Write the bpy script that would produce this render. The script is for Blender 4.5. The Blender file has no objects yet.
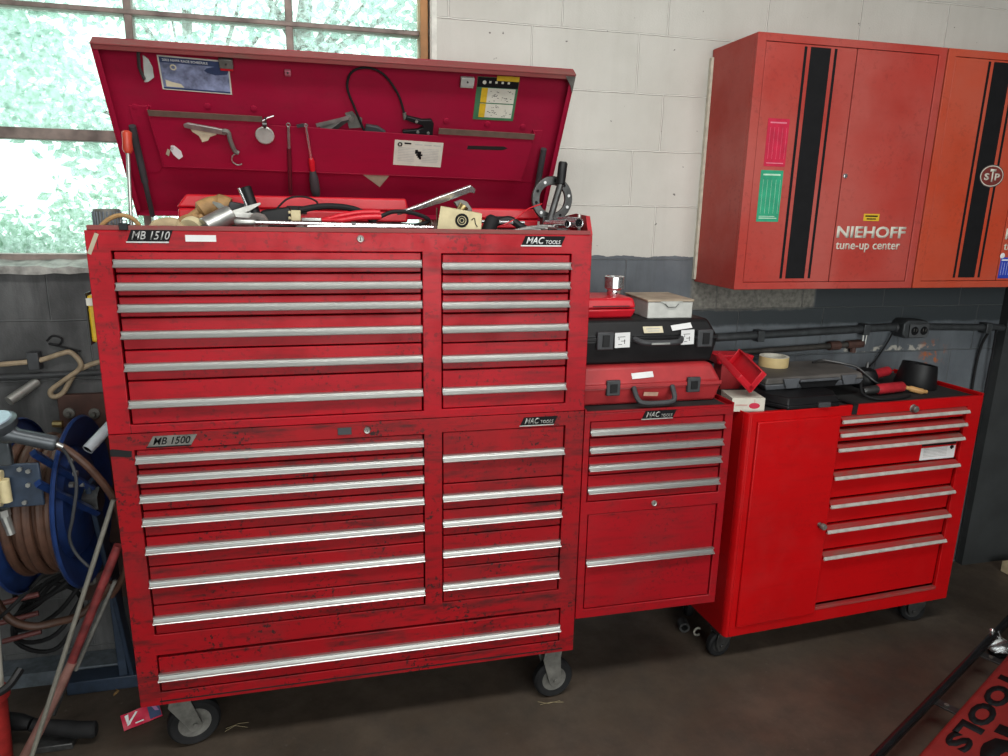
import bpy, bmesh, math, random
from mathutils import Matrix, Vector
random.seed(7)
S = bpy.context.scene
COL = S.collection
PI = math.pi

# ------------------------------------------------------------------ camera, world, light, exposure
CAM = Vector((0.0, -2.6006, 1.7115))
p_, y_, r_ = 0.2386, 0.2414, 0.0195
fw = Vector((math.sin(y_)*math.cos(p_), math.cos(y_)*math.cos(p_), -math.sin(p_)))
rt = Vector((math.cos(y_), -math.sin(y_), 0)); up = rt.cross(fw)
R_ = rt*math.cos(r_) + up*math.sin(r_); U_ = up*math.cos(r_) - rt*math.sin(r_)
cd = bpy.data.cameras.new('camera'); cam = bpy.data.objects.new('camera', cd); COL.objects.link(cam)
cd.sensor_width = 36.0; cd.sensor_fit = 'HORIZONTAL'; cd.lens = 36.0*704.65/1008.0; cd.clip_start = 0.05
m3 = Matrix((R_, U_, -fw)).transposed()
cam.matrix_world = Matrix.Translation(CAM) @ m3.to_4x4()
S.camera = cam

W = bpy.data.worlds.new('sky'); S.world = W; W.use_nodes = True
bg = W.node_tree.nodes['Background']; bg.inputs[0].default_value = (0.93, 1.0, 0.98, 1); bg.inputs[1].default_value = 2.6

def area(name, loc, target, sx, sy, power, col=(1, 1, 1)):
    l = bpy.data.lights.new(name, 'AREA'); l.shape = 'RECTANGLE'; l.size = sx; l.size_y = sy; l.energy = power; l.color = col
    o = bpy.data.objects.new(name, l); COL.objects.link(o); o.location = loc
    o.rotation_euler = (Vector(target)-Vector(loc)).to_track_quat('-Z', 'Y').to_euler(); return o
area('open_garage_door_daylight', (1.2, -6.3, 1.9), (0.4, 0, 1.4), 3.2, 2.6, 110, (1.0, 0.985, 0.96))
area('ceiling_tube_light', (-0.35, -1.85, 3.22), (-0.35, -1.6, 0), 1.6, .4, 37, (1.0, 0.99, 0.96))
area('ceiling_tube_light', (1.15, -1.95, 3.22), (1.15, -1.7, 0), 1.6, .4, 37, (1.0, 0.99, 0.96))
area('window_daylight', (-0.9, 0.32, 2.15), (-0.7, -3, 1.0), 2.3, 1.3, 16, (0.90, 1.0, 0.96))

S.view_settings.view_transform = 'Standard'; S.view_settings.look = 'None'
S.view_settings.gamma = 1.0; S.view_settings.use_curve_mapping = False; S.view_settings.exposure = -0.22
S.cycles.use_denoising = True; S.cycles.max_bounces = 8; S.cycles.diffuse_bounces = 4; S.cycles.transparent_max_bounces = 16
S.cycles.sample_clamp_indirect = 6.0; S.cycles.caustics_reflective = False; S.cycles.caustics_refractive = False

# ------------------------------------------------------------------ materials
MATS = {}
def nt(name):
    m = bpy.data.materials.new(name); m.use_nodes = True; MATS[name] = m
    return m, m.node_tree.nodes, m.node_tree.links, m.node_tree.nodes['Principled BSDF']
def mix(N, L, fac, a, b):
    n = N.new('ShaderNodeMix'); n.data_type = 'RGBA'
    if isinstance(fac, (int, float)): n.inputs[0].default_value = fac
    else: L.new(fac, n.inputs[0])
    for k, v in ((6, a), (7, b)):
        if isinstance(v, tuple): n.inputs[k].default_value = (*v[:3], 1)
        else: L.new(v, n.inputs[k])
    return n.outputs[2]
def noise(N, L, scale, detail=4, vec=None, rough=.55):
    n = N.new('ShaderNodeTexNoise'); n.inputs['Scale'].default_value = scale; n.inputs['Detail'].default_value = detail
    n.inputs['Roughness'].default_value = rough
    if vec is not None: L.new(vec, n.inputs['Vector'])
    return n.outputs['Fac']
def ramp(N, L, v, a, b, ca=(0, 0, 0), cb=(1, 1, 1)):
    n = N.new('ShaderNodeValToRGB'); L.new(v, n.inputs[0])
    n.color_ramp.elements[0].position = a; n.color_ramp.elements[1].position = b
    n.color_ramp.elements[0].color = (*ca, 1); n.color_ramp.elements[1].color = (*cb, 1)
    return n.outputs[0]
def coords(N, L, scale=(1, 1, 1), kind='Object'):
    t = N.new('ShaderNodeTexCoord'); m = N.new('ShaderNodeMapping'); m.inputs['Scale'].default_value = scale
    L.new(t.outputs[kind], m.inputs[0]); return m.outputs[0]
def pos(N, L, scale=(1, 1, 1)):
    t = N.new('ShaderNodeNewGeometry'); m = N.new('ShaderNodeMapping'); m.inputs['Scale'].default_value = scale
    L.new(t.outputs['Position'], m.inputs[0]); return m.outputs[0]
def bump(N, L, B, h, strength=.3, dist=.01):
    n = N.new('ShaderNodeBump'); n.inputs['Strength'].default_value = strength; n.inputs['Distance'].default_value = dist
    L.new(h, n.inputs['Height']); L.new(n.outputs[0], B.inputs['Normal'])

def plain(name, col, rough=.5, metal=0.0, var=.18, scale=30, spec=.5, bmp=0.0):
    if name in MATS: return MATS[name]
    m, N, L, B = nt(name)
    v = coords(N, L)
    f = noise(N, L, scale, 5, v)
    dark = tuple(c*(1-var) for c in col); lite = tuple(min(1, c*(1+var)) for c in col)
    L.new(mix(N, L, ramp(N, L, f, .3, .7), dark, lite), B.inputs['Base Color'])
    B.inputs['Roughness'].default_value = rough; B.inputs['Metallic'].default_value = metal
    B.inputs['Specular IOR Level'].default_value = spec
    if bmp: bump(N, L, B, f, bmp, .004)
    return m

def paint(name, col, dirt=(.03, .012, .012), amount=.4, rough=.34, specks=.5, fade=None):
    """enamel on sheet metal: blotchy dirt, fine dark specks"""
    m, N, L, B = nt(name)
    v = pos(N, L)
    big = ramp(N, L, noise(N, L, 5, 6, v, .65), .47, .72)
    smear = ramp(N, L, noise(N, L, 1, 6, pos(N, L, (6, 6, 38)), .65), .50, .70)
    sp = ramp(N, L, noise(N, L, 75, 3, v, .6), .56, .63)
    spm = N.new('ShaderNodeMath'); spm.operation = 'MULTIPLY'; L.new(sp, spm.inputs[0]); L.new(ramp(N, L, noise(N, L, 7, 3, v), .42, .62), spm.inputs[1])
    c = mix(N, L, ramp(N, L, noise(N, L, 2.2, 3, v), .3, .7), tuple(x*.9 for x in col), tuple(min(1, x*1.08) for x in col))
    if fade: c = mix(N, L, ramp(N, L, noise(N, L, 3.1, 5, v), .38, .66), c, fade)
    for f, a in ((big, amount*.5), (smear, amount), (spm.outputs[0], specks)):
        mm = N.new('ShaderNodeMath'); mm.operation = 'MULTIPLY'; L.new(f, mm.inputs[0]); mm.inputs[1].default_value = a
        c = mix(N, L, mm.outputs[0], c, dirt)
    L.new(c, B.inputs['Base Color'])
    rr = N.new('ShaderNodeMapRange'); L.new(big, rr.inputs[0]); rr.inputs[3].default_value = rough; rr.inputs[4].default_value = min(1, rough+.3)
    L.new(rr.outputs[0], B.inputs['Roughness']); B.inputs['Specular IOR Level'].default_value = .23
    return m

RED = paint('red_enamel', (.41, .003, .012), amount=.5, rough=.33, specks=.6)
REDD = paint('red_enamel_worn', (.33, .006, .011), amount=.80, rough=.38, specks=1.0)
REDM = paint('red_enamel_side_cabinet', (.35, .006, .012), amount=.38, rough=.36, specks=.5)
REDC = paint('red_enamel_cart', (.50, .004, .006), amount=.12, rough=.33, specks=.12)
REDW = paint('red_enamel_faded', (.40, .046, .035), dirt=(.10, .02, .02), amount=.07, rough=.42, specks=.25, fade=(.42, .085, .07))
ORW = paint('orange_red_enamel_faded', (.47, .055, .022), dirt=(.12, .03, .02), amount=.07, rough=.42, specks=.25, fade=(.46, .085, .05))
LIDR = paint('red_enamel_lid', (.31, .006, .034), amount=.12, rough=.45, specks=.1)
LIPM = paint('dusty_red_lip', (.25, .055, .055), dirt=(.16, .10, .08), amount=.7, rough=.6, specks=.3)
DUSTR = paint('dusty_red_ledge', (.34, .03, .03), dirt=(.17, .10, .08), amount=.9, rough=.7, specks=.2)
DARK = plain('dark_cavity', (.006, .004, .004), .9)
BLK = plain('black_plastic', (.008, .008, .009), .45, spec=.3)
BLKR = plain('black_rubber', (.009, .009, .010), .7, var=.3, spec=.3)
MATT = plain('black_mat', (.016, .016, .016), .8, var=.5, scale=12)
CHAR = plain('charcoal_plastic', (.040, .042, .046), .55, var=.3, scale=14)
GREYC = plain('grey_blue_plastic', (.085, .090, .10), .55, var=.25, scale=12)
STEEL = plain('steel', (.42, .42, .40), .36, .75, var=.25)
DSTEEL = plain('dark_steel', (.10, .10, .10), .42, .8, var=.4)
CHROME = plain('chrome', (.80, .81, .82), .20, .9, var=.05)
CAST = plain('cast_grey_steel', (.17, .165, .15), .55, .45, var=.35)
ZINC = plain('zinc', (.46, .46, .43), .45, .7, var=.2)
WHITE = plain('white_paper', (.72, .72, .72), .7, var=.05)
CREAM = plain('cream_label', (.62, .56, .40), .7, var=.12)
BEIGE = plain('beige_card', (.58, .50, .30), .75, var=.12)
TAN = plain('tan_leather', (.33, .19, .075), .7, var=.4)
INK = plain('ink_black', (.006, .006, .007), .7, spec=.2)
YEL = plain('yellow', (.62, .40, .02), .5)
GRN = plain('green_sticker', (.02, .30, .16), .5)
CRIM = plain('crimson_sticker', (.50, .008, .045), .45)
BLUE = plain('reel_blue', (.010, .030, .115), .38, var=.3)
BLUES = plain('sticker_blue', (.02, .05, .42), .5)
HOSE = plain('brown_hose', (.075, .034, .021), .55, var=.3)
RHOSE = plain('tan_hose', (.34, .26, .17), .65, var=.25)
RUST = plain('rusty_brown_steel', (.070, .032, .024), .7, var=.5, scale=12, bmp=.2)
IVORY = plain('ivory_roller', (.66, .56, .32), .5, var=.1)
REDP = plain('red_plastic', (.58, .010, .022), .38, var=.08)
REDO = plain('red_plastic_old', (.36, .022, .026), .5, var=.25, scale=10)
GUN = plain('gunmetal_paint', (.07, .08, .09), .35, .3, var=.2)
TIN = plain('tin_grey', (.50, .50, .47), .45, .25, var=.12)
TINR = plain('tin_rusty_top', (.34, .27, .20), .6, .2, var=.35, scale=14)
TAPEM = plain('masking_tape', (.55, .42, .20), .6, var=.08)
OFFW = plain('off_white', (.60, .58, .50), .6, var=.08)
NAVY = plain('poster_navy', (.03, .05, .12), .5)
PBLU = plain('poster_blue_grey', (.20, .23, .36), .6, var=.6, scale=38)
TAPEG = plain('dirty_tape', (.42, .36, .26), .7, var=.15)
WOOD = plain('wood', (.36, .17, .06), .65, var=.35, scale=9)
REDH = plain('red_grip', (.42, .02, .03), .4)

m, N, L, B = nt('aluminium_pull')            # brushed extrusion
f = noise(N, L, 1, 4, coords(N, L, (3, 160, 160)))
L.new(mix(N, L, f, (.48, .48, .47), (.66, .66, .64)), B.inputs['Base Color'])
B.inputs['Metallic'].default_value = .85; B.inputs['Roughness'].default_value = .29
ALU = m

m, N, L, B = nt('block_wall')                # painted block: white over grey, proud mortar beads, patches of dirt
g = N.new('ShaderNodeNewGeometry'); sx = N.new('ShaderNodeSeparateXYZ'); L.new(g.outputs['Position'], sx.inputs[0])
cm = N.new('ShaderNodeCombineXYZ')
ax = N.new('ShaderNodeMath'); ax.operation = 'ADD'; L.new(sx.outputs[0], ax.inputs[0]); ax.inputs[1].default_value = -1.14+4.111*3
az = N.new('ShaderNodeMath'); az.operation = 'ADD'; L.new(sx.outputs[2], az.inputs[0]); az.inputs[1].default_value = -2.343+.2055*20
L.new(ax.outputs[0], cm.inputs[0]); L.new(az.outputs[0], cm.inputs[1])
nw = N.new('ShaderNodeTexNoise'); nw.inputs['Scale'].default_value = 9; L.new(g.outputs['Position'], nw.inputs['Vector'])
vs = N.new('ShaderNodeVectorMath'); vs.operation = 'SCALE'; vs.inputs['Scale'].default_value = .006; L.new(nw.outputs['Color'], vs.inputs[0])
va = N.new('ShaderNodeVectorMath'); L.new(cm.outputs[0], va.inputs[0]); L.new(vs.outputs[0], va.inputs[1])
br = N.new('ShaderNodeTexBrick'); br.offset = .73; br.inputs['Scale'].default_value = 1.0
br.inputs['Brick Width'].default_value = .4111; br.inputs['Row Height'].default_value = .2055
br.inputs['Mortar Size'].default_value = .0035; br.inputs['Mortar Smooth'].default_value = .6
L.new(va.outputs[0], br.inputs['Vector'])
nb = noise(N, L, 3.0, 6, g.outputs['Position'], .6); nf = noise(N, L, 160, 3, g.outputs['Position'])
streak = ramp(N, L, noise(N, L, 1, 5, pos(N, L, (16, 16, 1.6)), .65), .50, .74)
wcol = mix(N, L, ramp(N, L, nb, .3, .7), (.49, .475, .43), (.57, .555, .51))
wcol = mix(N, L, br.outputs['Fac'], wcol, (.70, .685, .63))
sm_ = N.new('ShaderNodeMath'); sm_.operation = 'MULTIPLY'; L.new(streak, sm_.inputs[0]); sm_.inputs[1].default_value = .25
wcol = mix(N, L, sm_.outputs[0], wcol, (.42, .405, .36))
wcol = mix(N, L, ramp(N, L, noise(N, L, 38, 2, g.outputs['Position']), .735, .765), wcol, (.12, .11, .10))
gcol = mix(N, L, ramp(N, L, nb, .35, .66), (.088, .10, .115), (.15, .168, .185))
gs = N.new('ShaderNodeMath'); gs.operation = 'MULTIPLY'; L.new(streak, gs.inputs[0]); gs.inputs[1].default_value = .55
gcol = mix(N, L, gs.outputs[0], gcol, (.05, .053, .055))
def band(v, lo, hi, soft=.01):
    a = N.new('ShaderNodeMapRange'); a.interpolation_type = 'SMOOTHSTEP'; L.new(v, a.inputs[0]); a.inputs[1].default_value = lo-soft; a.inputs[2].default_value = lo+soft
    b = N.new('ShaderNodeMapRange'); b.interpolation_type = 'SMOOTHSTEP'; L.new(v, b.inputs[0]); b.inputs[1].default_value = hi-soft; b.inputs[2].default_value = hi+soft
    b.inputs[3].default_value = 1; b.inputs[4].default_value = 0
    c = N.new('ShaderNodeMath'); c.operation = 'MULTIPLY'; L.new(a.outputs[0], c.inputs[0]); L.new(b.outputs[0], c.inputs[1]); return c.outputs[0]
def mul(a, b):
    c = N.new('ShaderNodeMath'); c.operation = 'MULTIPLY'
    for k, v in ((0, a), (1, b)):
        if isinstance(v, float): c.inputs[k].default_value = v
        else: L.new(v, c.inputs[k])
    return c.outputs[0]
X, Z = sx.outputs[0], sx.outputs[2]
zn = N.new('ShaderNodeMath'); zn.operation = 'MULTIPLY_ADD'; L.new(noise(N, L, 14, 4, g.outputs['Position']), zn.inputs[0]); zn.inputs[1].default_value = .03; L.new(Z, zn.inputs[2])
Zn = zn.outputs[0]
# a strip never painted blue-grey behind the cabinets, shade under them painted in dark teal, flaking lines of old white
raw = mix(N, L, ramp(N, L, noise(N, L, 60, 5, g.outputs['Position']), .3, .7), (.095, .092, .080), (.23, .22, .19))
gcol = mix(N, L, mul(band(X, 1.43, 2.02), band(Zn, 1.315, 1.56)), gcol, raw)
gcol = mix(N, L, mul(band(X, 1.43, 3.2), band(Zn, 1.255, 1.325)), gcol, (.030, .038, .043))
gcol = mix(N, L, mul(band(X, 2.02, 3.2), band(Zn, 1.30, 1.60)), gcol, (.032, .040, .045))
fl = ramp(N, L, noise(N, L, 26, 5, g.outputs['Position']), .50, .60)
gcol = mix(N, L, mul(mul(band(X, 2.20, 2.72), band(Zn, 1.125, 1.150, .004)), fl), gcol, (.52, .50, .44))
gcol = mix(N, L, mul(mul(band(X, 2.62, 2.74, .03), band(Zn, 1.06, 1.16, .02)), fl), gcol, (.40, .11, .03))
left = band(X, -4.0, .2, .1)
dim_grime = mix(N, L, ramp(N, L, noise(N, L, 4, 6, pos(N, L, (2, 2, 1))), .35, .65), (.040, .040, .041), (.115, .115, .116))  # streaky dirt, with the left corner's dimness mixed into its colour
dim_grime = mix(N, L, mul(streak, .75), dim_grime, (.025, .025, .026))
gcol = mix(N, L, left, gcol, dim_grime)
gcol = mix(N, L, mul(br.outputs['Fac'], .35), gcol, (.16, .17, .17))
pl = N.new('ShaderNodeMath'); pl.operation = 'GREATER_THAN'; L.new(Zn, pl.inputs[0]); pl.inputs[1].default_value = 1.546
col = mix(N, L, pl.outputs[0], gcol, wcol)
L.new(col, B.inputs['Base Color']); B.inputs['Roughness'].default_value = .62
ad = N.new('ShaderNodeMath'); ad.operation = 'MULTIPLY_ADD'; L.new(nf, ad.inputs[0]); ad.inputs[1].default_value = .16; L.new(br.outputs['Fac'], ad.inputs[2])
bump(N, L, B, ad.outputs[0], .8, .007)
BLOCK = m

m, N, L, B = nt('concrete_floor')            # oily brown garage slab
g = pos(N, L)
a = ramp(N, L, noise(N, L, 1.7, 7, g, .62), .32, .68); b = ramp(N, L, noise(N, L, 9, 6, g, .7), .40, .70)
c = mix(N, L, a, (.052, .037, .026), (.115, .088, .066))
c = mix(N, L, mul(b, .55), c, (.032, .026, .021))
c = mix(N, L, mul(ramp(N, L, noise(N, L, 42, 4, g), .66, .74), .35), c, (.20, .18, .15))
L.new(c, B.inputs['Base Color'])
rr = N.new('ShaderNodeMapRange'); L.new(b, rr.inputs[0]); rr.inputs[3].default_value = .46; rr.inputs[4].default_value = .72; L.new(rr.outputs[0], B.inputs['Roughness'])
bump(N, L, B, noise(N, L, 30, 6, g), .10, .01)
FLOOR = m
plain('dark_wall_paint', (.030, .033, .034), .7, var=.35, scale=5, bmp=.2)
plain('ceiling_paint', (.42, .42, .40), .8)
plain('window_steel', (.21, .165, .145), .6, .2, var=.5, scale=16)  # base colour lightened to carry the window's glare
plain('sill_concrete', (.30, .29, .27), .85, var=.5, scale=22, bmp=.6)
plain('caulk_white', (.66, .66, .60), .7)
plain('bark', (.10, .06, .04), .8)

m = bpy.data.materials.new('obscure_glass'); m.use_nodes = True; MATS['obscure_glass'] = m   # hammered, grimy panes
N, L = m.node_tree.nodes, m.node_tree.links; N.clear()
out = N.new('ShaderNodeOutputMaterial'); tr = N.new('ShaderNodeBsdfTransparent'); tr.inputs[0].default_value = (.90, 1.0, .97, 1)
tl = N.new('ShaderNodeBsdfTranslucent'); tl.inputs[0].default_value = (.86, 1.0, .97, 1)
gl = N.new('ShaderNodeBsdfGlossy'); gl.inputs['Roughness'].default_value = .2
m1 = N.new('ShaderNodeMixShader'); m2 = N.new('ShaderNodeMixShader')
gm = ramp(N, L, noise(N, L, 55, 5, pos(N, L), .7), .35, .75, (.02,)*3, (.42,)*3)
L.new(gm, m1.inputs[0]); L.new(tr.outputs[0], m1.inputs[1]); L.new(tl.outputs[0], m1.inputs[2])
m2.inputs[0].default_value = .03; L.new(m1.outputs[0], m2.inputs[1]); L.new(gl.outputs[0], m2.inputs[2]); L.new(m2.outputs[0], out.inputs[0])

def leafmat(name, a, b):
    m, N, L, B = nt(name)
    c = mix(N, L, ramp(N, L, noise(N, L, 2.5, 4, pos(N, L)), .3, .7), a, b)
    L.new(c, B.inputs['Base Color']); B.inputs['Roughness'].default_value = .5
    t = N.new('ShaderNodeBsdfTranslucent'); L.new(c, t.inputs[0])
    mx = N.new('ShaderNodeMixShader'); mx.inputs[0].default_value = .5
    o = [n for n in N if n.type == 'OUTPUT_MATERIAL'][0]
    L.new(B.outputs[0], mx.inputs[1]); L.new(t.outputs[0], mx.inputs[2]); L.new(mx.outputs[0], o.inputs[0]); return m
LEAF = [leafmat('leaf_teal', (.30, .52, .42), (.48, .68, .57)), leafmat('leaf_green', (.20, .44, .25), (.42, .64, .44)), leafmat('leaf_pale', (.40, .58, .54), (.60, .76, .70))]

# ------------------------------------------------------------------ mesh helpers
def frame(o, x, y):
    x = Vector(x).normalized(); y = Vector(y); y = (y-x*y.dot(x)).normalized(); z = x.cross(y)
    return Matrix.Translation(Vector(o)) @ Matrix((x, y, z)).transposed().to_4x4()
class MB:
    """collects shapes, builds ONE mesh object"""
    def __init__(s, M=None): s.bm = bmesh.new(); s.M = M or Matrix(); s.mi = 0
    def v(s, *c): return s.bm.verts.new(s.M @ Vector(c))
    def f(s, vs):
        try: fc = s.bm.faces.new(vs); fc.material_index = s.mi; return fc
        except ValueError: return None
    def box(s, a0, a1, b0, b1, c0, c1):
        a0, a1 = sorted((a0, a1)); b0, b1 = sorted((b0, b1)); c0, c1 = sorted((c0, c1))
        q = [s.v(x, y, z) for z in (c0, c1) for y in (b0, b1) for x in (a0, a1)]
        for i in ((0, 2, 3, 1), (4, 5, 7, 6), (0, 1, 5, 4), (2, 6, 7, 3), (0, 4, 6, 2), (1, 3, 7, 5)): s.f([q[k] for k in i])
        return s
    def hexa(s, pts):
        q = [s.v(*p) for p in pts]      # bottom 4 loop, top 4 loop
        for i in ((3, 2, 1, 0), (4, 5, 6, 7), (0, 1, 5, 4), (1, 2, 6, 5), (2, 3, 7, 6), (3, 0, 4, 7)): s.f([q[k] for k in i])
        return s
    def prism(s, poly, c0, c1, ax=2):
        def P(p, c):
            return {2: (p[0], p[1], c), 1: (p[0], c, p[1]), 0: (c, p[0], p[1])}[ax]
        A = [s.v(*P(p, c0)) for p in poly]; Bv = [s.v(*P(p, c1)) for p in poly]; n = len(poly)
        s.f(A[::-1]); s.f(Bv)
        for i in range(n): s.f([A[i], A[(i+1) % n], Bv[(i+1) % n], Bv[i]])
        return s
    def tube(s, pts, r, seg=10, cap=True, closed=False):
        pts = [Vector(p) for p in pts]; n = len(pts); rs = r if isinstance(r, (list, tuple)) else [r]*n
        rings = []; prev = None
        for i, p in enumerate(pts):
            if closed: t = pts[(i+1) % n]-pts[i-1]
            else: t = pts[min(i+1, n-1)]-pts[max(i-1, 0)]
            t.normalize()
            if prev is None:
                a = Vector((0, 0, 1)) if abs(t.z) < .9 else Vector((1, 0, 0)); u = t.cross(a).normalized()
            else: u = (prev-t*prev.dot(t)).normalized()
            prev = u; w = t.cross(u)
            rings.append([s.v(*(p+(u*math.cos(k*2*PI/seg)+w*math.sin(k*2*PI/seg))*rs[i])) for k in range(seg)])
        for i in range(n if closed else n-1):
            A, Bv = rings[i], rings[(i+1) % n]
            for k in range(seg): s.f([A[k], A[(k+1) % seg], Bv[(k+1) % seg], Bv[k]])
        if cap and not closed: s.f(rings[0][::-1]); s.f(rings[-1])
        return s
    def lathe(s, prof, o, axis=(0, 0, 1), seg=24):
        """prof = [(radius, height)], closed by caps where radius is 0"""
        o = Vector(o); z = Vector(axis).normalized(); a = Vector((1, 0, 0)) if abs(z.x) < .9 else Vector((0, 1, 0))
        u = z.cross(a).normalized(); w = z.cross(u); rings = []
        for r, h in prof:
            if r < 1e-6: rings.append([s.v(*(o+z*h))])
            else: rings.append([s.v(*(o+z*h+(u*math.cos(k*2*PI/seg)+w*math.sin(k*2*PI/seg))*r)) for k in range(seg)])
        for A, Bv in zip(rings, rings[1:]):
            for k in range(seg):
                k2 = (k+1) % seg
                if len(A) == 1 and len(Bv) == 1: continue
                if len(A) == 1: s.f([A[0], Bv[k], Bv[k2]])
                elif len(Bv) == 1: s.f([A[k], A[k2], Bv[0]][::-1])
                else: s.f([A[k], A[k2], Bv[k2], Bv[k]])
        return s
    def cyl(s, p0, p1, r0, r1=None, seg=20):
        p0 = Vector(p0); p1 = Vector(p1); h = (p1-p0).length; r1 = r0 if r1 is None else r1
        return s.lathe([(0, 0), (r0, 0), (r1, h), (0, h)], p0, p1-p0, seg)
    def ring(s, c, axis, R, r, seg=32, sub=10):
        c = Vector(c); z = Vector(axis).normalized(); a = Vector((1, 0, 0)) if abs(z.x) < .9 else Vector((0, 1, 0)); u = z.cross(a).normalized(); w = z.cross(u)
        return s.tube([c+(u*math.cos(k*2*PI/seg)+w*math.sin(k*2*PI/seg))*R for k in range(seg)], r, sub, closed=True)
    def panel(s, u0, u1, v0, v1, holes, w0, w1):
        """plate with rectangular openings, one clean piece"""
        us = sorted({u0, u1, *[h[i] for h in holes for i in (0, 1)]}); vs = sorted({v0, v1, *[h[i] for h in holes for i in (2, 3)]})
        b2 = bmesh.new(); vd = {}
        def g(a, b):
            if (a, b) not in vd: vd[(a, b)] = b2.verts.new((a, b, w0))
            return vd[(a, b)]
        for a, b in zip(us, us[1:]):
            for c, d in zip(vs, vs[1:]):
                mx, my = (a+b)/2, (c+d)/2
                if any(h[0] < mx < h[1] and h[2] < my < h[3] for h in holes): continue
                b2.faces.new([g(a, c), g(b, c), g(b, d), g(a, d)])
        r = bmesh.ops.extrude_face_region(b2, geom=b2.faces[:])
        bmesh.ops.translate(b2, vec=(0, 0, w1-w0), verts=[x for x in r['geom'] if isinstance(x, bmesh.types.BMVert)])
        bmesh.ops.dissolve_limit(b2, angle_limit=.01, verts=b2.verts[:], edges=b2.edges[:])
        mp = {x: s.v(*x.co) for x in b2.verts}
        for fc in b2.faces: s.f([mp[x] for x in fc.verts])
        b2.free(); return s
    def build(s, name, mats, parent=None, bev=0, seg=2, smooth=35):
        bm = s.bm; bmesh.ops.recalc_face_normals(bm, faces=bm.faces[:])
        mats = mats if isinstance(mats, (list, tuple)) else [mats]
        me = bpy.data.meshes.new(name); o = bpy.data.objects.new(name, me); COL.objects.link(o)
        if parent is not None:
            top = parent
            while top.parent: top = top.parent
            bm.transform(top.matrix_basis.inverted()); o.parent = parent
        else:
            zs = [x.co.z for x in bm.verts]; c = sum((x.co for x in bm.verts), Vector())/len(bm.verts); c.z = min(zs)
            bm.transform(Matrix.Translation(-c)); o.location = c
        bm.to_mesh(me); bm.free()
        for m in mats: me.materials.append(m)
        if smooth:
            me.shade_smooth(); me.set_sharp_from_angle(angle=math.radians(smooth))
        if bev:
            b = o.modifiers.new('bevel', 'BEVEL'); b.width = bev; b.segments = seg; b.limit_method = 'ANGLE'; b.angle_limit = math.radians(40)
        return o
def tag(o, label, cat, group=None):
    o['label'] = label; o['category'] = cat
    if group: o['group'] = group
    return o
def thing(name, label, cat, loc, group=None):
    o = bpy.data.objects.new(name, None); COL.objects.link(o); o.location = loc; o.empty_display_size = .05
    o.matrix_basis = Matrix.Translation(Vector(loc)); return tag(o, label, cat, group)
def struct(o): o['kind'] = 'structure'; return o
def spline(pts, n=8):
    P = [Vector(p) for p in pts]; out = []
    for i in range(len(P)-1):
        a, b, c, d = P[max(i-1, 0)], P[i], P[i+1], P[min(i+2, len(P)-1)]
        for k in range(n):
            t = k/n
            out.append(.5*((2*b)+(c-a)*t+(2*a-5*b+4*c-d)*t*t+(3*b-a-3*c+d)*t**3))
    return out+[P[-1]]
def text(name, body, M, w, h, mat, parent, bold=0.0, shear=0.0, depth=.0008):
    """lettering fitted into a w x h box whose lower left corner is the frame's origin"""
    cu = bpy.data.curves.new(name, 'FONT'); cu.body = body; cu.offset = bold; cu.shear = shear; cu.resolution_u = 3
    t = bpy.data.objects.new(name, cu); COL.objects.link(t)
    dg = bpy.context.evaluated_depsgraph_get(); me = bpy.data.meshes.new_from_object(t.evaluated_get(dg))
    bpy.data.objects.remove(t)
    mb = MB(); mb.bm.from_mesh(me); bpy.data.meshes.remove(me)
    xs = [v.co.x for v in mb.bm.verts]; ys = [v.co.y for v in mb.bm.verts]
    sx, sy = w/(max(xs)-min(xs)), h/(max(ys)-min(ys)); x0, y0 = min(xs), min(ys)
    for v in mb.bm.verts: v.co = Vector(((v.co.x-x0)*sx, (v.co.y-y0)*sy, 0))
    r = bmesh.ops.extrude_face_region(mb.bm, geom=mb.bm.faces[:])
    bmesh.ops.translate(mb.bm, vec=(0, 0, depth), verts=[v for v in r['geom'] if isinstance(v, bmesh.types.BMVert)])
    mb.bm.transform(M)
    return mb.build(name, mat, parent, smooth=0)

# ------------------------------------------------------------------ the setting
WY = .03
def wallbox(name, m, *boxes):
    b = MB()
    for q in boxes: b.box(*q)
    return struct(b.build(name, m, None, smooth=0))
wallbox('floor', FLOOR, (-3.2, 3.6, -6.6, .25, -.08, 0))
wallbox('ceiling', MATS['ceiling_paint'], (-3.2, 3.6, -6.6, .25, 3.3, 3.38))
b = MB(frame((0, WY, 0), (1, 0, 0), (0, 0, 1)))
b.panel(-3.2, 3.6, 0, 3.3, [(-2.3, .362, 1.488, 2.95)], 0, -.2); struct(b.build('wall_back', BLOCK, None, smooth=0))
wallbox('wall_left', MATS['dark_wall_paint'], (-3.2, -3.05, -6.6, .03, 0, 3.3))
wallbox('wall_right', MATS['dark_wall_paint'], (3.42, 3.6, -6.6, .03, 0, 3.3))
wallbox('trim_3', MATS['dark_wall_paint'], (3.03, 3.42, -.012, .03, 0, 3.3))
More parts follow.
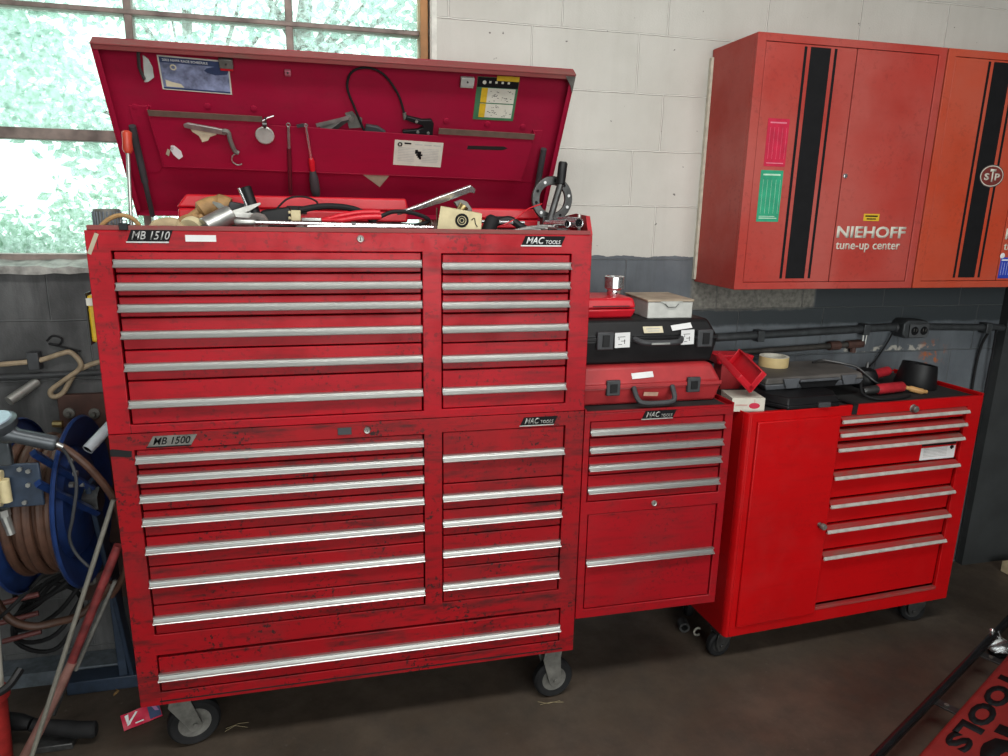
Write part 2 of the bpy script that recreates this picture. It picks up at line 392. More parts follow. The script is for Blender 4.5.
# window: steel sash with obscure panes, deep sill
w = MB()
for x in (-1.62, -1.115, -.605, -.108): w.box(x-.012, x+.012, .085, .135, 1.52, 2.93)
for z, h in ((2.295, .008), (1.912, .018), (2.66, .008)): w.box(-2.28, .34, .08, .14, z-h, z+h)
w.box(-2.3, .338, .08, .14, 1.488, 1.528); w.box(-2.3, .338, .08, .14, 2.91, 2.95); w.box(-2.3, -2.26, .08, .14, 1.5, 2.93)
win = struct(w.build('window_1', MATS['window_steel'], None, bev=.003))
w = MB(); w.box(.330, .357, .05, .15, 1.5, 2.93); w.build('window_jamb', WOOD, win, bev=.002)
w = MB(); w.box(.366, .384, WY-.006, WY+.001, 1.54, 2.95); w.build('window_caulk', MATS['caulk_white'], win)
w = MB(); w.box(-2.28, .34, .110, .114, 1.53, 2.92); w.build('window_pane', MATS['obscure_glass'], win, smooth=0)
b = MB()
n = 60; random.seed(3)
top = [b.v(-2.3+2.66*i/n, .0, 1.490+random.uniform(-.010, .008)) for i in range(n+1)]
bot = [b.v(-2.3+2.66*i/n, .0, 1.470+random.uniform(-.004, .003)) for i in range(n+1)]
bk = [b.v(-2.3+2.66*i/n, .085, 1.512+random.uniform(-.004, .004)) for i in range(n+1)]
bb = [b.v(-2.3+2.66*i/n, .085, 1.468) for i in range(n+1)]
for A, Bv in ((bot, top), (top, bk), (bk, bb), (bb, bot)):
    for i in range(n): b.f([A[i], A[i+1], Bv[i+1], Bv[i]])
struct(b.build('trim_1', MATS['sill_concrete'], None, smooth=60))
wallbox('trim_2', plain('pale_blue_steel', (.17, .20, .23), .5, .3, var=.3), (-3.0, -.55, -.07, .028, 0.0, .055))
wallbox('ground_outside', plain('grass_ground', (.10, .18, .08), .9), (-14, 14, .35, 16, -.3, -.1))

# trees beyond the glass
def tree(name, label, x, y, z0, z1, rad, n, size, mat, sd):
    random.seed(sd); t = thing(name, label, 'tree', (x, y, -.1), 'trees outside the window')
    b = MB()
    cl = [(x+random.uniform(-rad, rad), y+random.uniform(-.5, .5)*rad*.8, random.uniform(z0, z1), random.uniform(.22, .5)*rad) for _ in range(13)]
    for _ in range(n):
        c = random.choice(cl); d = Vector((random.gauss(0, 1), random.gauss(0, 1), random.gauss(0, 1))).normalized()*c[3]*random.uniform(.55, 1.08)
        o = Vector(c[:3])+d; a = Vector((random.gauss(0, 1), random.gauss(0, 1), random.gauss(0, .6))).normalized()
        s = size*random.uniform(.6, 1.3); e2 = a.cross(Vector((random.gauss(0, 1), random.gauss(0, 1), random.gauss(0, 1)))).normalized()*s*.26
        b.f([b.v(*(o-a*s*.5)), b.v(*(o+e2)), b.v(*(o+a*s*.5)), b.v(*(o-e2))])
    bm = b.bm; me_n = 'foliage'
    me = bpy.data.meshes.new(me_n); bm.transform(Matrix.Translation((-x, -y, .1))); bm.to_mesh(me); bm.free(); me.materials.append(mat)
    o = bpy.data.objects.new(me_n, me); COL.objects.link(o); o.parent = t
    k = MB(); k.tube([(x, y, -.1), (x+.05, y, z0*.5), (x-.02, y+.05, z0+.4*(z1-z0)), (x+.06, y, z1)], [.09, .075, .05, .02], 8)
    for c in cl[:8]: k.tube([(x, y, z0+.3*(c[2]-z0)), ((x+c[0])/2, (y+c[1])/2, (c[2]+z0)/2+.1), c[:3]], [.03, .02, .008], 6)
    k.build('trunk', MATS['bark'], t)
tree('tree', 'teal green leafy tree behind the left of the window', -1.95, 2.0, 1.9, 3.0, .62, 1500, .095, LEAF[0], 1)
tree('tree', 'bright green leafy bush filling the lowest panes', -1.5, 1.0, .9, 1.80, .60, 2900, .060, LEAF[1], 2)
tree('tree', 'pale bluish green tree above the raised chest lid', -.10, 2.1, 2.3, 3.2, .85, 1500, .075, LEAF[2], 3)
tree('tree', 'sparse pale tree standing farthest behind the glass', -1.2, 4.9, 2.0, 4.4, 1.3, 1900, .12, LEAF[0], 5)

# ------------------------------------------------------------------ drawer cabinets
PULL = [(0, .0118), (.0105, .0122), (.0130, .0106), (.0128, .0092), (.0062, .0002), (.0066, -.0012), (.0190, -.0078), (.0206, -.0095), (.0200, -.0118), (.0165, -.0126), (.0100, -.0105), (0, -.0095)]
def cabinet_body(t, F, u0, u1, v0, v1, depth, holes, mat, topplate=True):
    b = MB(F); b.panel(u0, u1, v0, v1, holes, -.016, 0)
    b.box(u0, u0+.004, v0, v1, -depth, -.016); b.box(u1-.004, u1, v0, v1, -depth, -.016)
    b.box(u0+.004, u1-.004, v0, v0+.004, -depth, -.016); b.box(u0+.004, u1-.004, v0+.004, v1-.004, -depth, -depth+.004)
    if topplate: b.box(u0+.004, u1-.004, v1-.004, v1, -depth+.004, -.016)
    o = b.build('cabinet_body', mat, t, bev=.0025)
    for h in holes:                            # black sheet standing in for the shade inside each bay
        q = MB(F); q.box(h[0]-.002, h[1]+.002, h[2]-.002, h[3]+.002, -.060, -.056); q.build('bay_shade', DARK, o)
    return o
def drawer(t, F, u0, u1, v0, v1, hv, mat, name='drawer', over=.002, dw=0.0):
    g = .0022
    b = MB(F); b.box(u0+g+.002, u1-g-.002, v0+g, v1-g, -.024+dw, -.004+dw)
    d = b.build(name, mat, t, bev=.002)
    q = MB(F @ Matrix.Translation((u0-over+.004, hv, -.004+dw)) @ Matrix(((0, 0, 1, 0), (0, 1, 0, 0), (1, 0, 0, 0), (0, 0, 0, 1))))
    q.prism([(a, c*.86) for a, c in PULL], 0, u1-u0+2*over-.008, 2); q.build('drawer_pull', ALU, d, smooth=12)
    return d
def column(t, F, u0, u1, cuts, hands, mat):
    for a, b, h in zip(cuts, cuts[1:], hands): drawer(t, F, u0, u1, b, a, h, mat)
def lock(t, F, u, v, r=.0095):
    b = MB(F); b.lathe([(0, .0065), (r*.35, .0065), (r*.4, .004), (r*.9, .0055), (r, .003), (r*1.05, 0), (0, 0)], (u, v, 0), (0, 0, 1), 20)
    o = b.build('cylinder_lock', ZINC, t)
    b = MB(F); b.box(u-.0012, u+.0012, v-.004, v+.004, .006, .0072); b.build('keyhole', INK, o)
def badge(t, F, u, v, w, h, parts, plate=INK, letters=None, sl=.012):
    letters = letters or plain('pale_badge_metal', (.50, .50, .49), .4, .3)
    b = MB(F); b.prism([(u, v), (u+w-sl, v), (u+w, v+h), (u+sl, v+h)], 0, .002)
    o = b.build('name_badge', [plate], t)
    b = MB(F); b.box(u-.002, u+w-sl, v-.003, v+.0005, 0, .0026); b.build('badge_rule', letters, o)
    for body, x, y, ww, hh, sh in parts:
        text('lettering', body, F @ Matrix.Translation((u+x, v+y, .002)), ww, hh, letters, o, .018 if 'M' == body[0] and len(body) == 3 else .011, sh)
def sticker(t, F, u0, u1, v0, v1, mats, lines=(), tilt=0.0, name='sticker', w=.0008):
    """paper label: first mat the paper; lines = (x, y, w, h, mat index) as fractions"""
    G = F @ Matrix.Translation((u0, v0, 0)) @ Matrix.Rotation(tilt, 4, 'Z')
    b = MB(G); b.box(0, u1-u0, 0, v1-v0, 0, w)
    for x, y, ww, hh, mi in lines:
        b.mi = mi; b.box(x*(u1-u0), (x+ww)*(u1-u0), y*(v1-v0), (y+hh)*(v1-v0), w, w+.0004)
    return b.build(name, mats, t, smooth=0)
def caster(t, x, y, R, wid, rot, zt, forkmat, wheelmat=BLKR, off=.03):
    M = Matrix.Translation((x, y, 0)) @ Matrix.Rotation(rot, 4, 'Z')       # wheel rolls along local X, trails to -X
    b = MB(M); ox = -off
    b.box(-.045, .045, -.04, .04, zt-.005, zt); b.lathe([(0, 0), (.03, 0), (.034, .012), (.03, .018), (0, .018)], (0, 0, zt-.023), (0, 0, 1), 20)
    for s in (-1, 1):
        y0, y1 = s*(wid/2+.004), s*(wid/2+.008)
        b.prism([(-.035, zt-.018), (.03, zt-.018), (.024, zt-.05), (ox+.022, R-.005), (ox+.012, R-.022), (ox-.012, R-.022), (ox-.024, R), (-.043, zt-.05)], y0, y1, 1)
    b.box(-.036, .03, -wid/2-.008, wid/2+.008, zt-.024, zt-.018)
    b.cyl((ox, -wid/2-.014, R), (ox, wid/2+.014, R), .008, seg=12)
    c = b.build('caster', forkmat, t, bev=.001)
    q = MB(M); h = wid/2
    q.lathe([(R*.62, -h*.8), (R*.9, -h), (R, -h*.55), (R, h*.55), (R*.9, h), (R*.62, h*.8)], (ox, 0, R), (0, 1, 0), 36); q.build('tyre', wheelmat, c)
    q = MB(M); q.lathe([(0, -h*.9), (R*.2, -h*.9), (R*.24, -h*.55), (R*.62, -h*.8), (R*.62, h*.8), (R*.24, h*.55), (R*.2, h*.9), (0, h*.9)], (ox, 0, R), (0, 1, 0), 36); q.build('wheel_hub', forkmat, c)

YF = -.5647
F = frame((0, YF, 0), (1, 0, 0), (0, 0, 1))
X0, X1 = -.6107, .767
# ---- the top chest
ch = thing('tool_chest', 'wide red twelve drawer top chest standing open on the roller cabinet', 'tool chest', (.078, -.29, 1.084))
Lc = [1.581, 1.522, 1.462, 1.405, 1.317, 1.232, 1.108]; Lh = [1.549, 1.489, 1.432, 1.360, 1.272, 1.169]
cabinet_body(ch, F, X0, X1, 1.0845, 1.633, .56, [(-.553, .254, 1.108, 1.581), (.309, .703, 1.111, 1.577)], RED, topplate=False)
column(ch, F, -.552, .254, Lc, Lh, RED)
column(ch, F, .309, .703, [1.576, 1.517, 1.459, 1.403, 1.314, 1.232, 1.111], [1.542, 1.484, 1.428, 1.357, 1.268, 1.169], RED)
b = MB(F); b.box(X0+.006, X1-.006, 1.633, 1.646, -.014, -.001); b.build('front_lip', LIPM, ch, bev=.002)
b = MB(F); b.box(X0+.004, X1-.004, 1.594, 1.600, -.555, -.016); b.build('top_tray', RED, ch)
b = MB(); b.prism([(-.556, 1.633), (-.525, 1.688), (-.40, 1.694), (-.03, 1.660), (-.01, 1.633)], X1+.0005, X1+.0035, 0)
b.prism([(-.556, 1.633), (-.525, 1.688), (-.517, 1.688), (-.547, 1.633)], X1-.010, X1+.0005, 0); b.build('bent_side_lip', RED, ch)
b = MB(F); b.box(-.583, -.5815, 1.585, 1.632, -.001, .0004); b.box(-.553, -.5515, 1.085, 1.107, -.001, .0004); b.build('stile_seam', DARK, ch)
lock(ch, F, .082, 1.617)
badge(ch, F, -.512, 1.605, .112, .030, [('MB 1510', .011, .005, .094, .022, .38)])
badge(ch, F, .546, 1.602, .135, .027, [('MAC', .014, .004, .056, .020, .35), ('TOOLS', .074, .004, .046, .011, .2)], letters=WHITE)
sticker(ch, F, -.371, -.295, 1.606, 1.623, [WHITE], name='blank_paper_strip')
sticker(ch, F, -.609, -.599, 1.575, 1.632, [TAPEG], name='tape_strip', tilt=-.42, w=.001)

# the lid, hinged along the back and leaning forward over the tray
E_ = Vector((0, -.5605, .828)); H_ = Vector((0, -.022, 1.655))
LF = frame(H_, (1, 0, 0), E_)                # x along, y up the lid, z towards the viewer
LX0, LX1, LS = -.6107, .7725, .556
b = MB(LF); b.box(LX0, LX1, 0, LS+.006, -.038, -.034)
b.box(LX0, LX0+.004, 0, LS, -.034, 0); b.box(LX1-.004, LX1, 0, LS, -.034, 0); b.box(LX0+.004, LX1-.004, 0, .004, -.034, -.008)
b.box(LX0+.004, LX0+.016, .02, LS-.006, -.004, -.001); b.box(LX1-.016, LX1-.004, .02, LS-.006, -.004, -.001)
lid = b.build('chest_lid', LIDR, ch, bev=.0015)
b = MB(LF); b.box(LX0, LX1, LS+.001, LS+.006, -.034, .002); b.box(LX0+.004, LX1-.004, LS-.012, LS+.001, -.002, .001); b.build('lid_front_lip', LIPM, lid, bev=.0015)
b = MB(LF); b.prism([(LX1-.034, LS-.001), (LX1-.001, LS-.001), (LX1-.001, LS-.055), (LX1-.012, LS-.03)], .001, .003); b.build('corner_gusset', CAST, lid)
b = MB(LF); PKz = -.004
b.prism([(-.505, .374), (-.187, .370), (-.187, .343), (.354, .330), (.354, .358), (.676, .352), (.660, .176), (-.495, .190)], PKz-.002, PKz)
b.prism([(-.495, .190), (-.505, .374), (-.509, .374), (-.499, .190)], -.034, PKz); b.prism([(.660, .176), (.676, .352), (.680, .352), (.664, .176)], -.034, PKz)
b.prism([(-.499, .186), (.664, .172), (.664, .176), (-.499, .190)], -.034, PKz)
b.prism([(-.56, .37), (-.50, .372), (-.49, .19), (-.52, .15), (-.56, .15)], -.034, -.031); b.prism([(.675, .35), (.71, .35), (.71, .15), (.67, .15)], -.034, -.031)
pk = b.build('lid_pocket', LIDR, lid, bev=.0012)
b = MB(LF); b.prism([(-.505, .374), (-.187, .370), (-.187, .353), (-.5045, .357)], PKz, PKz+.004); b.build('pocket_trim', plain('bare_brown_metal', (.16, .11, .085), .55, .4), pk)
b = MB(LF); b.prism([(.354, .358), (.676, .352), (.675, .333), (.354, .339)], PKz, PKz+.004); b.build('pocket_trim', MATS['bare_brown_metal'], pk)
b = MB(LF); b.prism([(.454, .287), (.455, .300), (.578, .302), (.592, .296), (.580, .290), (.57, .288)], PKz, PKz+.0006); b.build('pocket_slot', DARK, pk)
for x, s in ((-.545, .365), (-.343, .379), (-.211, .378), (.381, .368), (.518, .364), (.640, .360)):
    b = MB(LF); b.lathe([(.010, 0), (.009, .003), (0, .005)], (x, s, -.034), (0, 0, 1), 14); b.build('rivet', LIDR, lid)
for pts in (((-.560, .315), (-.566, .0)), ((.722, .293), (.730, .02))):
    b = MB(LF); b.tube([(pts[0][0], pts[0][1], -.014), (pts[0][0]*.4+pts[1][0]*.6, pts[0][1]*.4+pts[1][1]*.6, -.012)], .0105, 14)
    b.tube([(pts[0][0]*.4+pts[1][0]*.6, pts[0][1]*.4+pts[1][1]*.6, -.012), (pts[1][0], pts[1][1], -.010)], .008, 10); b.build('gas_strut', CHAR, lid)
sticker(pk, LF @ Matrix.Translation((0, 0, PKz)), .212, .371, .221, .311, [OFFW, INK, plain('print_grey', (.42, .42, .40), .7)],
        [(.20, .86, .14, .06, 1)]+[(.42+.19*k, .85, .15, .035, 2) for k in range(3)]+[(.08, .70-.065*k, .34, .018, 2) for k in range(9)]+[(.58, .70-.065*k, .34, .018, 2) for k in range(9)]
        +[(.43, .50, .06, .16, 1), (.49, .34, .07, .26, 1), (.46, .42, .13, .07, 1), (.52, .28, .05, .10, 1)], tilt=-.03, name='instruction_label')
b = MB(LF); b.ring((.232, .296, PKz+.0014), (0, 0, 1), .006, .0018, 16, 6); b.build('label_emblem', INK, pk)

# ---- the roller cabinet under it
rc = thing('roller_cabinet', 'large scuffed red roller cabinet on grey casters under the open chest', 'tool cabinet', (.078, -.29, 0))
cabinet_body(rc, F, X0, X1, .217, 1.083, .555, [(-.550, .255, .455, 1.036), (.310, .706, .456, 1.038), (-.552, .716, .260, .388)], REDD)
column(rc, F, -.550, .255, [1.036, .976, .918, .851, .772, .676, .551, .455], [1.009, .952, .892, .821, .733, .627, .508], REDD)
column(rc, F, .310, .706, [1.038, .867, .780, .692, .579, .456], [.955, .824, .738, .633, .517], REDD)
drawer(rc, F, -.552, .716, .262, .380, .317, REDD, dw=.003)
lock(rc, F, .085, 1.058); b = MB(F); b.box(.000, .040, 1.048, 1.070, 0, .003); b.build('latch_plate', CHAR, rc, bev=.001)
badge(rc, F, -.516, 1.044, .132, .030, [('MB 1500', .016, .005, .098, .021, .35)], plate=CAST, letters=INK, sl=.018)
badge(rc, F, .556, 1.046, .122, .026, [('MAC', .014, .004, .048, .019, .35), ('TOOLS', .066, .004, .042, .011, .2)], letters=ZINC)
b = MB(F); b.prism([(-.6107, 1.022), (-.558, 1.016), (-.556, 1.034), (-.606, 1.043), (-.6107, 1.040)], 0, .001); b.build('black_tape', BLK, rc)
b = MB(F); b.box(X0+.055, X1-.04, .228, .232, -.0005, .0008); b.box(-.5515, -.550, .218, .240, -.0005, .0008); b.build('rail_seam', DARK, rc)
caster(rc, -.515, -.480, .080, .044, .28, .217, CAST, off=-.030); caster(rc, .712, -.500, .073, .040, .10, .217, CAST, off=-.006)
caster(rc, -.468, -.10, .075, .042, .5, .217, CAST); caster(rc, .690, -.10, .073, .040, .3, .217, CAST)

# ---- the side cabinet hung on it
sc = thing('side_cabinet', 'narrow red side cabinet without wheels hung beside the roller cabinet', 'tool cabinet', (1.04, -.29, .3366))
M0, M1 = .7705, 1.3022
cabinet_body(sc, F, M0, M1, .3366, 1.072, .54, [(.790, 1.272, .766, 1.045), (.797, 1.276, .369, .722)], REDM)
column(sc, F, .790, 1.272, [1.045, .989, .926, .859, .766], [1.011, .951, .889, .810], REDM)
drawer(sc, F, .797, 1.276, .369, .722, .548, REDM, name='deep_drawer')
lock(sc, F, 1.033, .745); badge(sc, F, .967, 1.046, .122, .026, [('MAC', .014, .004, .050, .019, .35), ('TOOLS', .068, .004, .040, .010, .2)], letters=ZINC)
b = MB(); b.box(M0+.02, M1-.02, -.553, -.03, 1.072, 1.0745); b.build('top_mat', MATT, sc)
b = MB(); b.box(M0, M0+.006, -.5647, -.03, 1.072, 1.086); b.box(M1-.006, M1, -.5647, -.03, 1.072, 1.086); b.box(M0+.006, M1-.006, -.5647, -.556, 1.072, 1.079); b.build('top_rim', REDM, sc, bev=.001)

# ---- the cart at the right
cart = thing('tool_cart', 'bright red roll cart with one tall door and seven drawers', 'tool cabinet', (1.95, -.24, 0))
A = Vector((1.4057, -.4901, 0)); ya = .0585
CF = frame(A, (math.cos(ya), math.sin(ya), 0), (0, 0, 1)); CW, CD = 1.093, .44
b = MB(CF); b.panel(0.018, CW, .125, 1.020, [(.405, 1.020, .190, .980)], -.016, 0)
b.prism([(0, -.016), (.005, -.005), (.018, 0), (.018, -.016)], .125, 1.020, 1) if False else None
b.M = CF @ Matrix(((1, 0, 0, 0), (0, 0, 1, 0), (0, 1, 0, 0), (0, 0, 0, 1)))
b.prism([(0, -.022), (.002, -.010), (.009, -.002), (.018, 0), (.018, -.016), (.010, -.022)], .125, 1.020, 2)
b.M = CF
b.box(0, .004, .125, 1.020, -CD, -.022); b.box(CW-.004, CW, .125, 1.020, -CD, -.016)
b.box(.004, CW-.004, .125, .129, -CD, -.016); b.box(.004, CW-.004, .129, 1.0, -CD, -CD+.004); b.box(.004, CW-.004, 1.004, 1.008, -CD+.004, -.016)
body = b.build('cabinet_body', REDC, cart, bev=.0025)
b = MB(CF); b.box(.403, 1.022, .188, .982, -.060, -.056); b.build('bay_shade', DARK, body)  # black sheet painting the shade behind the drawers
b = MB(CF); b.box(.012, CW-.012, 1.008, 1.0135, -CD+.012, -.012); b.build('top_mat', MATT, cart)
b = MB(CF); b.box(CW-.008, CW, 1.020, 1.030, -CD, 0); b.box(0, CW-.008, 1.020, 1.026, -CD, -CD+.008); b.build('top_rim', REDC, cart, bev=.001)
b = MB(CF); b.box(.042, .402, .168, .986, 0, .010); b.build('cupboard_door', REDC, cart, bev=.004)
dr = cart.children[-1]
b = MB(CF); b.lathe([(0, .030), (.010, .030), (.0125, .026), (.0125, .016), (.006, .012), (.009, .0), (0, 0)], (.366, .557, .010), (0, 0, 1), 20); b.build('door_knob', CAST, dr)
b = MB(CF); b.lathe([(0, .020), (.010, .020), (.013, .016), (.013, .004), (.016, .0), (0, 0)], (.743, .990, 0), (0, 0, 1), 20); b.build('cylinder_lock', CAST, cart)
tr_ = [.962, .909, .851, .739, .624, .520, .408]
for i, z in enumerate(tr_):
    lo = (tr_[i+1]+.026) if i < 6 else .200
    Fd = CF @ Matrix(((0, 0, 1, 0), (0, 1, 0, 0), (1, 0, 0, 0), (0, 0, 0, 1)))       # profile (w, v) swept along u
    b = MB(Fd); b.prism([(-.030, z+.016), (-.010, z+.016), (.010, z+.005), (.010, z-.006), (-.012, z-.008), (-.014, lo), (-.030, lo)], .409, 1.016 if i else 1.017)
    d = b.build('drawer', REDC, cart, bev=.001)
    b = MB(Fd); b.prism([(-.0095, z+.0175), (.0105, z+.0062), (.0105, z+.0052), (-.0095, z+.0163)], .410, 1.015); b.build('pull_ledge', DUSTR, d)
    b = MB(Fd); b.prism([(.0098, z+.006), (.0125, z+.0062), (.0185, z-.0030), (.0175, z-.0062), (.0098, z-.006)], .407, 1.018); b.build('drawer_pull', plain('pale_trim', (.56, .53, .49), .4, .25), d)
    if i == 2:
        sticker(d, CF @ Matrix.Translation((0, 0, -.0135)), .832, 1.008, .765, .836, [WHITE, INK, MATS['print_grey']],
                [(0, .82, 1, .18, 1)]+[(.08, .68-.085*k, .68, .03, 2) for k in range(7)]+[(.86, .52, .05, .26, 1), (.885, .58, .06, .14, 1), (.835, .58, .05, .14, 1)], tilt=-.01, name='warning_label')
b = MB(CF); b.box(.40, 1.02, .180, .192, -.014, .003); b.build('dusty_sill', DUSTR, body, bev=.001)
def cp(u, w): return (A.x+u*math.cos(ya)+w*math.sin(ya), A.y+u*math.sin(ya)-w*math.cos(ya))
for (u, w, ro) in ((.045, -.075, .15), (CW-.090, -.060, -.3), (.075, -CD+.07, 1.2), (CW-.085, -CD+.07, .8)):
    x, y = cp(u, w); caster(cart, x, y, .052, .030, ro, .125, DSTEEL, off=.016)

# ------------------------------------------------------------------ wall cabinets
def wall_cabinet(label, x0, paintm, decor):
    x1 = x0+.779; WF = frame((x0, -.2747, 0), (1, 0, 0), (0, 0, 1)); z0, z1, wd = 1.430, 2.305, .779; D = -.300
    t = thing('wall_cabinet', label, 'wall cabinet', (x0+.39, -.12, z0))
    b = MB(WF); b.panel(0, wd, z0, z1, [(.034, wd-.032, z0+.026, z1-.026)], -.016, 0)
    b.box(0, .004, z0, z1, D, -.016); b.box(wd-.004, wd, z0, z1, D, -.016); b.box(.004, wd-.004, z0, z0+.004, D, -.016); b.box(.004, wd-.004, z1-.004, z1, D, -.016); b.box(.004, wd-.004, z0+.004, z1-.004, D, D+.004)
    body = b.build('cabinet_body', paintm, t, bev=.003)
    b = MB(WF); b.box(.03, wd-.03, z0+.02, z1-.02, -.06, -.056); b.build('bay_shade', DARK, body)  # shade behind the doors, put in as a black sheet
    if decor == 'first':
        b = MB(); b.box(x0-.010, x0+.001, .012, .028, z0+.01, z1-.03); b.build('backing_strip', plain('cream_batten', (.58, .55, .45), .7), t)
    mid = .401
    doors = []
    for a, c in ((.0365, mid-.0022), (mid+.0022, wd-.0345)):
        b = MB(WF); b.box(a, c, z0+.0275, z1-.0275, -.020, -.003); doors.append(b.build('cabinet_door', paintm, t, bev=.002))
    DFm = WF @ Matrix.Translation((0, 0, -.003))
    for a, c in ((.186, .197), (.211, .292), (.307, .318)):          # the racing stripes on the left door
        b = MB(DFm); b.box(a, c, z0+.040, z1-.034, 0, .0006); b.build('black_stripe', INK, doors[0])
    b = MB(DFm); b.lathe([(0, .005), (.004, .005), (.008, .004), (.010, 0), (0, 0)], (mid+.013, 1.845, 0), (0, 0, 1), 18); b.build('cylinder_lock', CHROME, doors[1])
    LT = OFFW
    text('lettering', 'NIEHOFF', DFm @ Matrix.Translation((.410, 1.621, 0)), .306, .044, LT, doors[1], .032)
    text('lettering', 'tune-up center', DFm @ Matrix.Translation((.412, 1.568, 0)), .288, .038, LT, doors[1], .012)
    if decor == 'first':
        wh = [(.0, .0)]
        ln = [(.12, .90, .76, .03, 1)]+[(.14+.19*k, .16, .008, .66, 1) for k in range(5)]+[(.1, .06, .8, .02, 1)]
        sticker(doors[0], DFm, .072, .158, 1.869, 2.031, [CRIM, plain('pink_print', (.65, .18, .25), .6)], ln)
        sticker(doors[0], DFm, .064, .155, 1.676, 1.856, [GRN, plain('pale_green_print', (.45, .66, .50), .6)], ln+[(.1, .10, .7, .012, 1)])
        sticker(doors[1], DFm, .518, .587, 1.685, 1.711, [YEL, INK], [(.1, .58, .8, .2, 1), (.2, .2, .6, .16, 1)])
    else:
        sticker(doors[1], DFm, .408, .50, 1.466, 1.550, [BLUES, WHITE], [(.10+.14*k, .16, .01, .6, 1) for k in range(6)]+[(.05, .84, .4, .07, 1)])
        b = MB(DFm); b.lathe([(.012, 0), (.010, .001), (0, .001)], (.414, 1.556, 0), (0, 0, 1), 16); b.build('sticker_dot', WHITE, doors[1])
        cx, cz = .290, 1.863
        for rx, rz, w0, mt in ((.058, .043, .0008, plain('emblem_dark', (.05, .03, .03), .5)), (.0545, .0395, .0012, OFFW), (.051, .036, .0016, plain('emblem_red', (.16, .025, .02), .5))):
            b = MB(DFm); vs = [b.v(cx+rx*math.cos(k*PI/20), cz+rz*math.sin(k*PI/20), w0) for k in range(40)]; b.f(vs)
            vb = [b.v(cx+rx*math.cos(k*PI/20), cz+rz*math.sin(k*PI/20), 0) for k in range(40)]
            for k in range(40): b.f([vs[k], vs[(k+1) % 40], vb[(k+1) % 40], vb[k]])
            o = b.build('oval_emblem', mt, doors[0], smooth=0)
        for c_, xx, zz, hh in (('S', -.036, -.016, .026), ('T', -.012, -.022, .048), ('P', .014, -.016, .026)):
            text('lettering', c_, DFm @ Matrix.Translation((cx+xx, cz+zz, .0016)), .024 if c_ != 'T' else .028, hh, OFFW, doors[0], .03)
    return t
wall_cabinet('faded red wall cabinet with red and green stickers on its left door', 1.438, REDW, 'first')
wall_cabinet('orange red wall cabinet with an oval emblem across its black stripe', 2.2235, ORW, 'second')

# ------------------------------------------------------------------ things kept on the inside of the lid
LB = LF @ Matrix.Translation((0, 0, -.0335))       # inside face of the lid
LK = LF @ Matrix.Translation((0, 0, PKz+.0005))    # face of the pocket
t = thing('race_poster', 'blue race schedule poster on the lid\'s left under a magnet', 'poster', LB @ Vector((-.36, .42, 0)))
G = LB @ Matrix.Translation((-.458, .425, 0)) @ Matrix.Rotation(-.03, 4, 'Z')
b = MB(G); b.box(0, .190, 0, .100, .0005, .0013); b.build('poster_sheet', OFFW, t)
b = MB(G); b.box(.004, .186, .080, .096, .0013, .0017); b.box(.004, .186, .003, .008, .0013, .0017)
b.prism([(.120, .066), (.128, .074), (.150, .080), (.175, .080), (.186, .070), (.182, .060), (.150, .055), (.128, .060)], .0017, .0020); b.build('poster_header', NAVY, t)
b = MB(G); b.box(.004, .186, .008, .080, .0013, .0016); b.build('poster_picture', PBLU, t)
b = MB(G); b.prism([(.012, .010), (.060, .010), (.052, .020), (.03, .024), (.012, .030)], .0016, .0019); b.build('poster_skyline', CREAM, t); b = MB(G); b.ring((.038, .068, .0018), (0, 0, 1), .007, .002, 14, 6); b.build('poster_emblem', CREAM, t)
text('lettering', '2003 NAPA RACE SCHEDULE', G @ Matrix.Translation((.012, .0845, .0017)), .120, .007, WHITE, t, .02, depth=.0004)
def magnet(label, x0, x1, s0, s1, top, m2=None):
    t = thing('magnet', label, 'magnet', LB @ Vector(((x0+x1)/2, s0, 0)))
    b = MB(LB); b.box(x0, x1, s0+(s1-s0)*.22, s1, .002, .016); b.build('magnet_body', top, t, bev=.002)
    b = MB(LB); b.box(x0+.001, x1-.001, s0, s0+(s1-s0)*.22, .002, .012); b.build('magnet_foot', m2 or top, t, bev=.001)
    b = MB(LB); b.cyl(((x0+x1)/2, (s0+s1)/2+.004, .016), ((x0+x1)/2, (s0+s1)/2+.004, .018), .003); b.build('magnet_dimple', DSTEEL, t)
magnet('grey magnet block with a red foot on the poster\'s corner', -.291, -.253, .495, .530, CAST, REDP)
magnet('pale grey square magnet left of the green chart', .412, .455, .487, .520, TIN)
magnet('tiny pink square tab in the upper middle of the lid', -.112, -.094, .490, .508, plain('pink_tab', (.42, .12, .16), .5))
t = thing('mirror_clip', 'pale half-moon mirror clipped in the lid\'s upper left corner', 'mirror', LB @ Vector((-.49, .49, 0)))
b = MB(LB); b.prism([(-.502, .445), (-.492, .446), (-.474, .46), (-.472, .49), (-.479, .512), (-.491, .522)], .001, .004); b.build('mirror_face', plain('mirror_pale', (.62, .68, .64), .2, .3), t)
b = MB(LB); b.tube([(-.500, .455, .008), (-.506, .49, .010), (-.500, .53, .010), (-.492, .540, .004)], .0045, 8); b.build('mirror_edge', DSTEEL, t)
t = thing('paper_chart', 'green framed chart with yellow bars at the lid\'s right', 'chart', LB @ Vector((.53, .38, 0)))
b = MB(LB); b.box(.467, .602, .379, .521, .0005, .0015); b.build('chart_sheet', plain('chart_green', (.045, .15, .07), .5), t)
b = MB(LB); b.box(.468, .601, .488, .520, .0015, .0019); b.build('chart_header', INK, t)
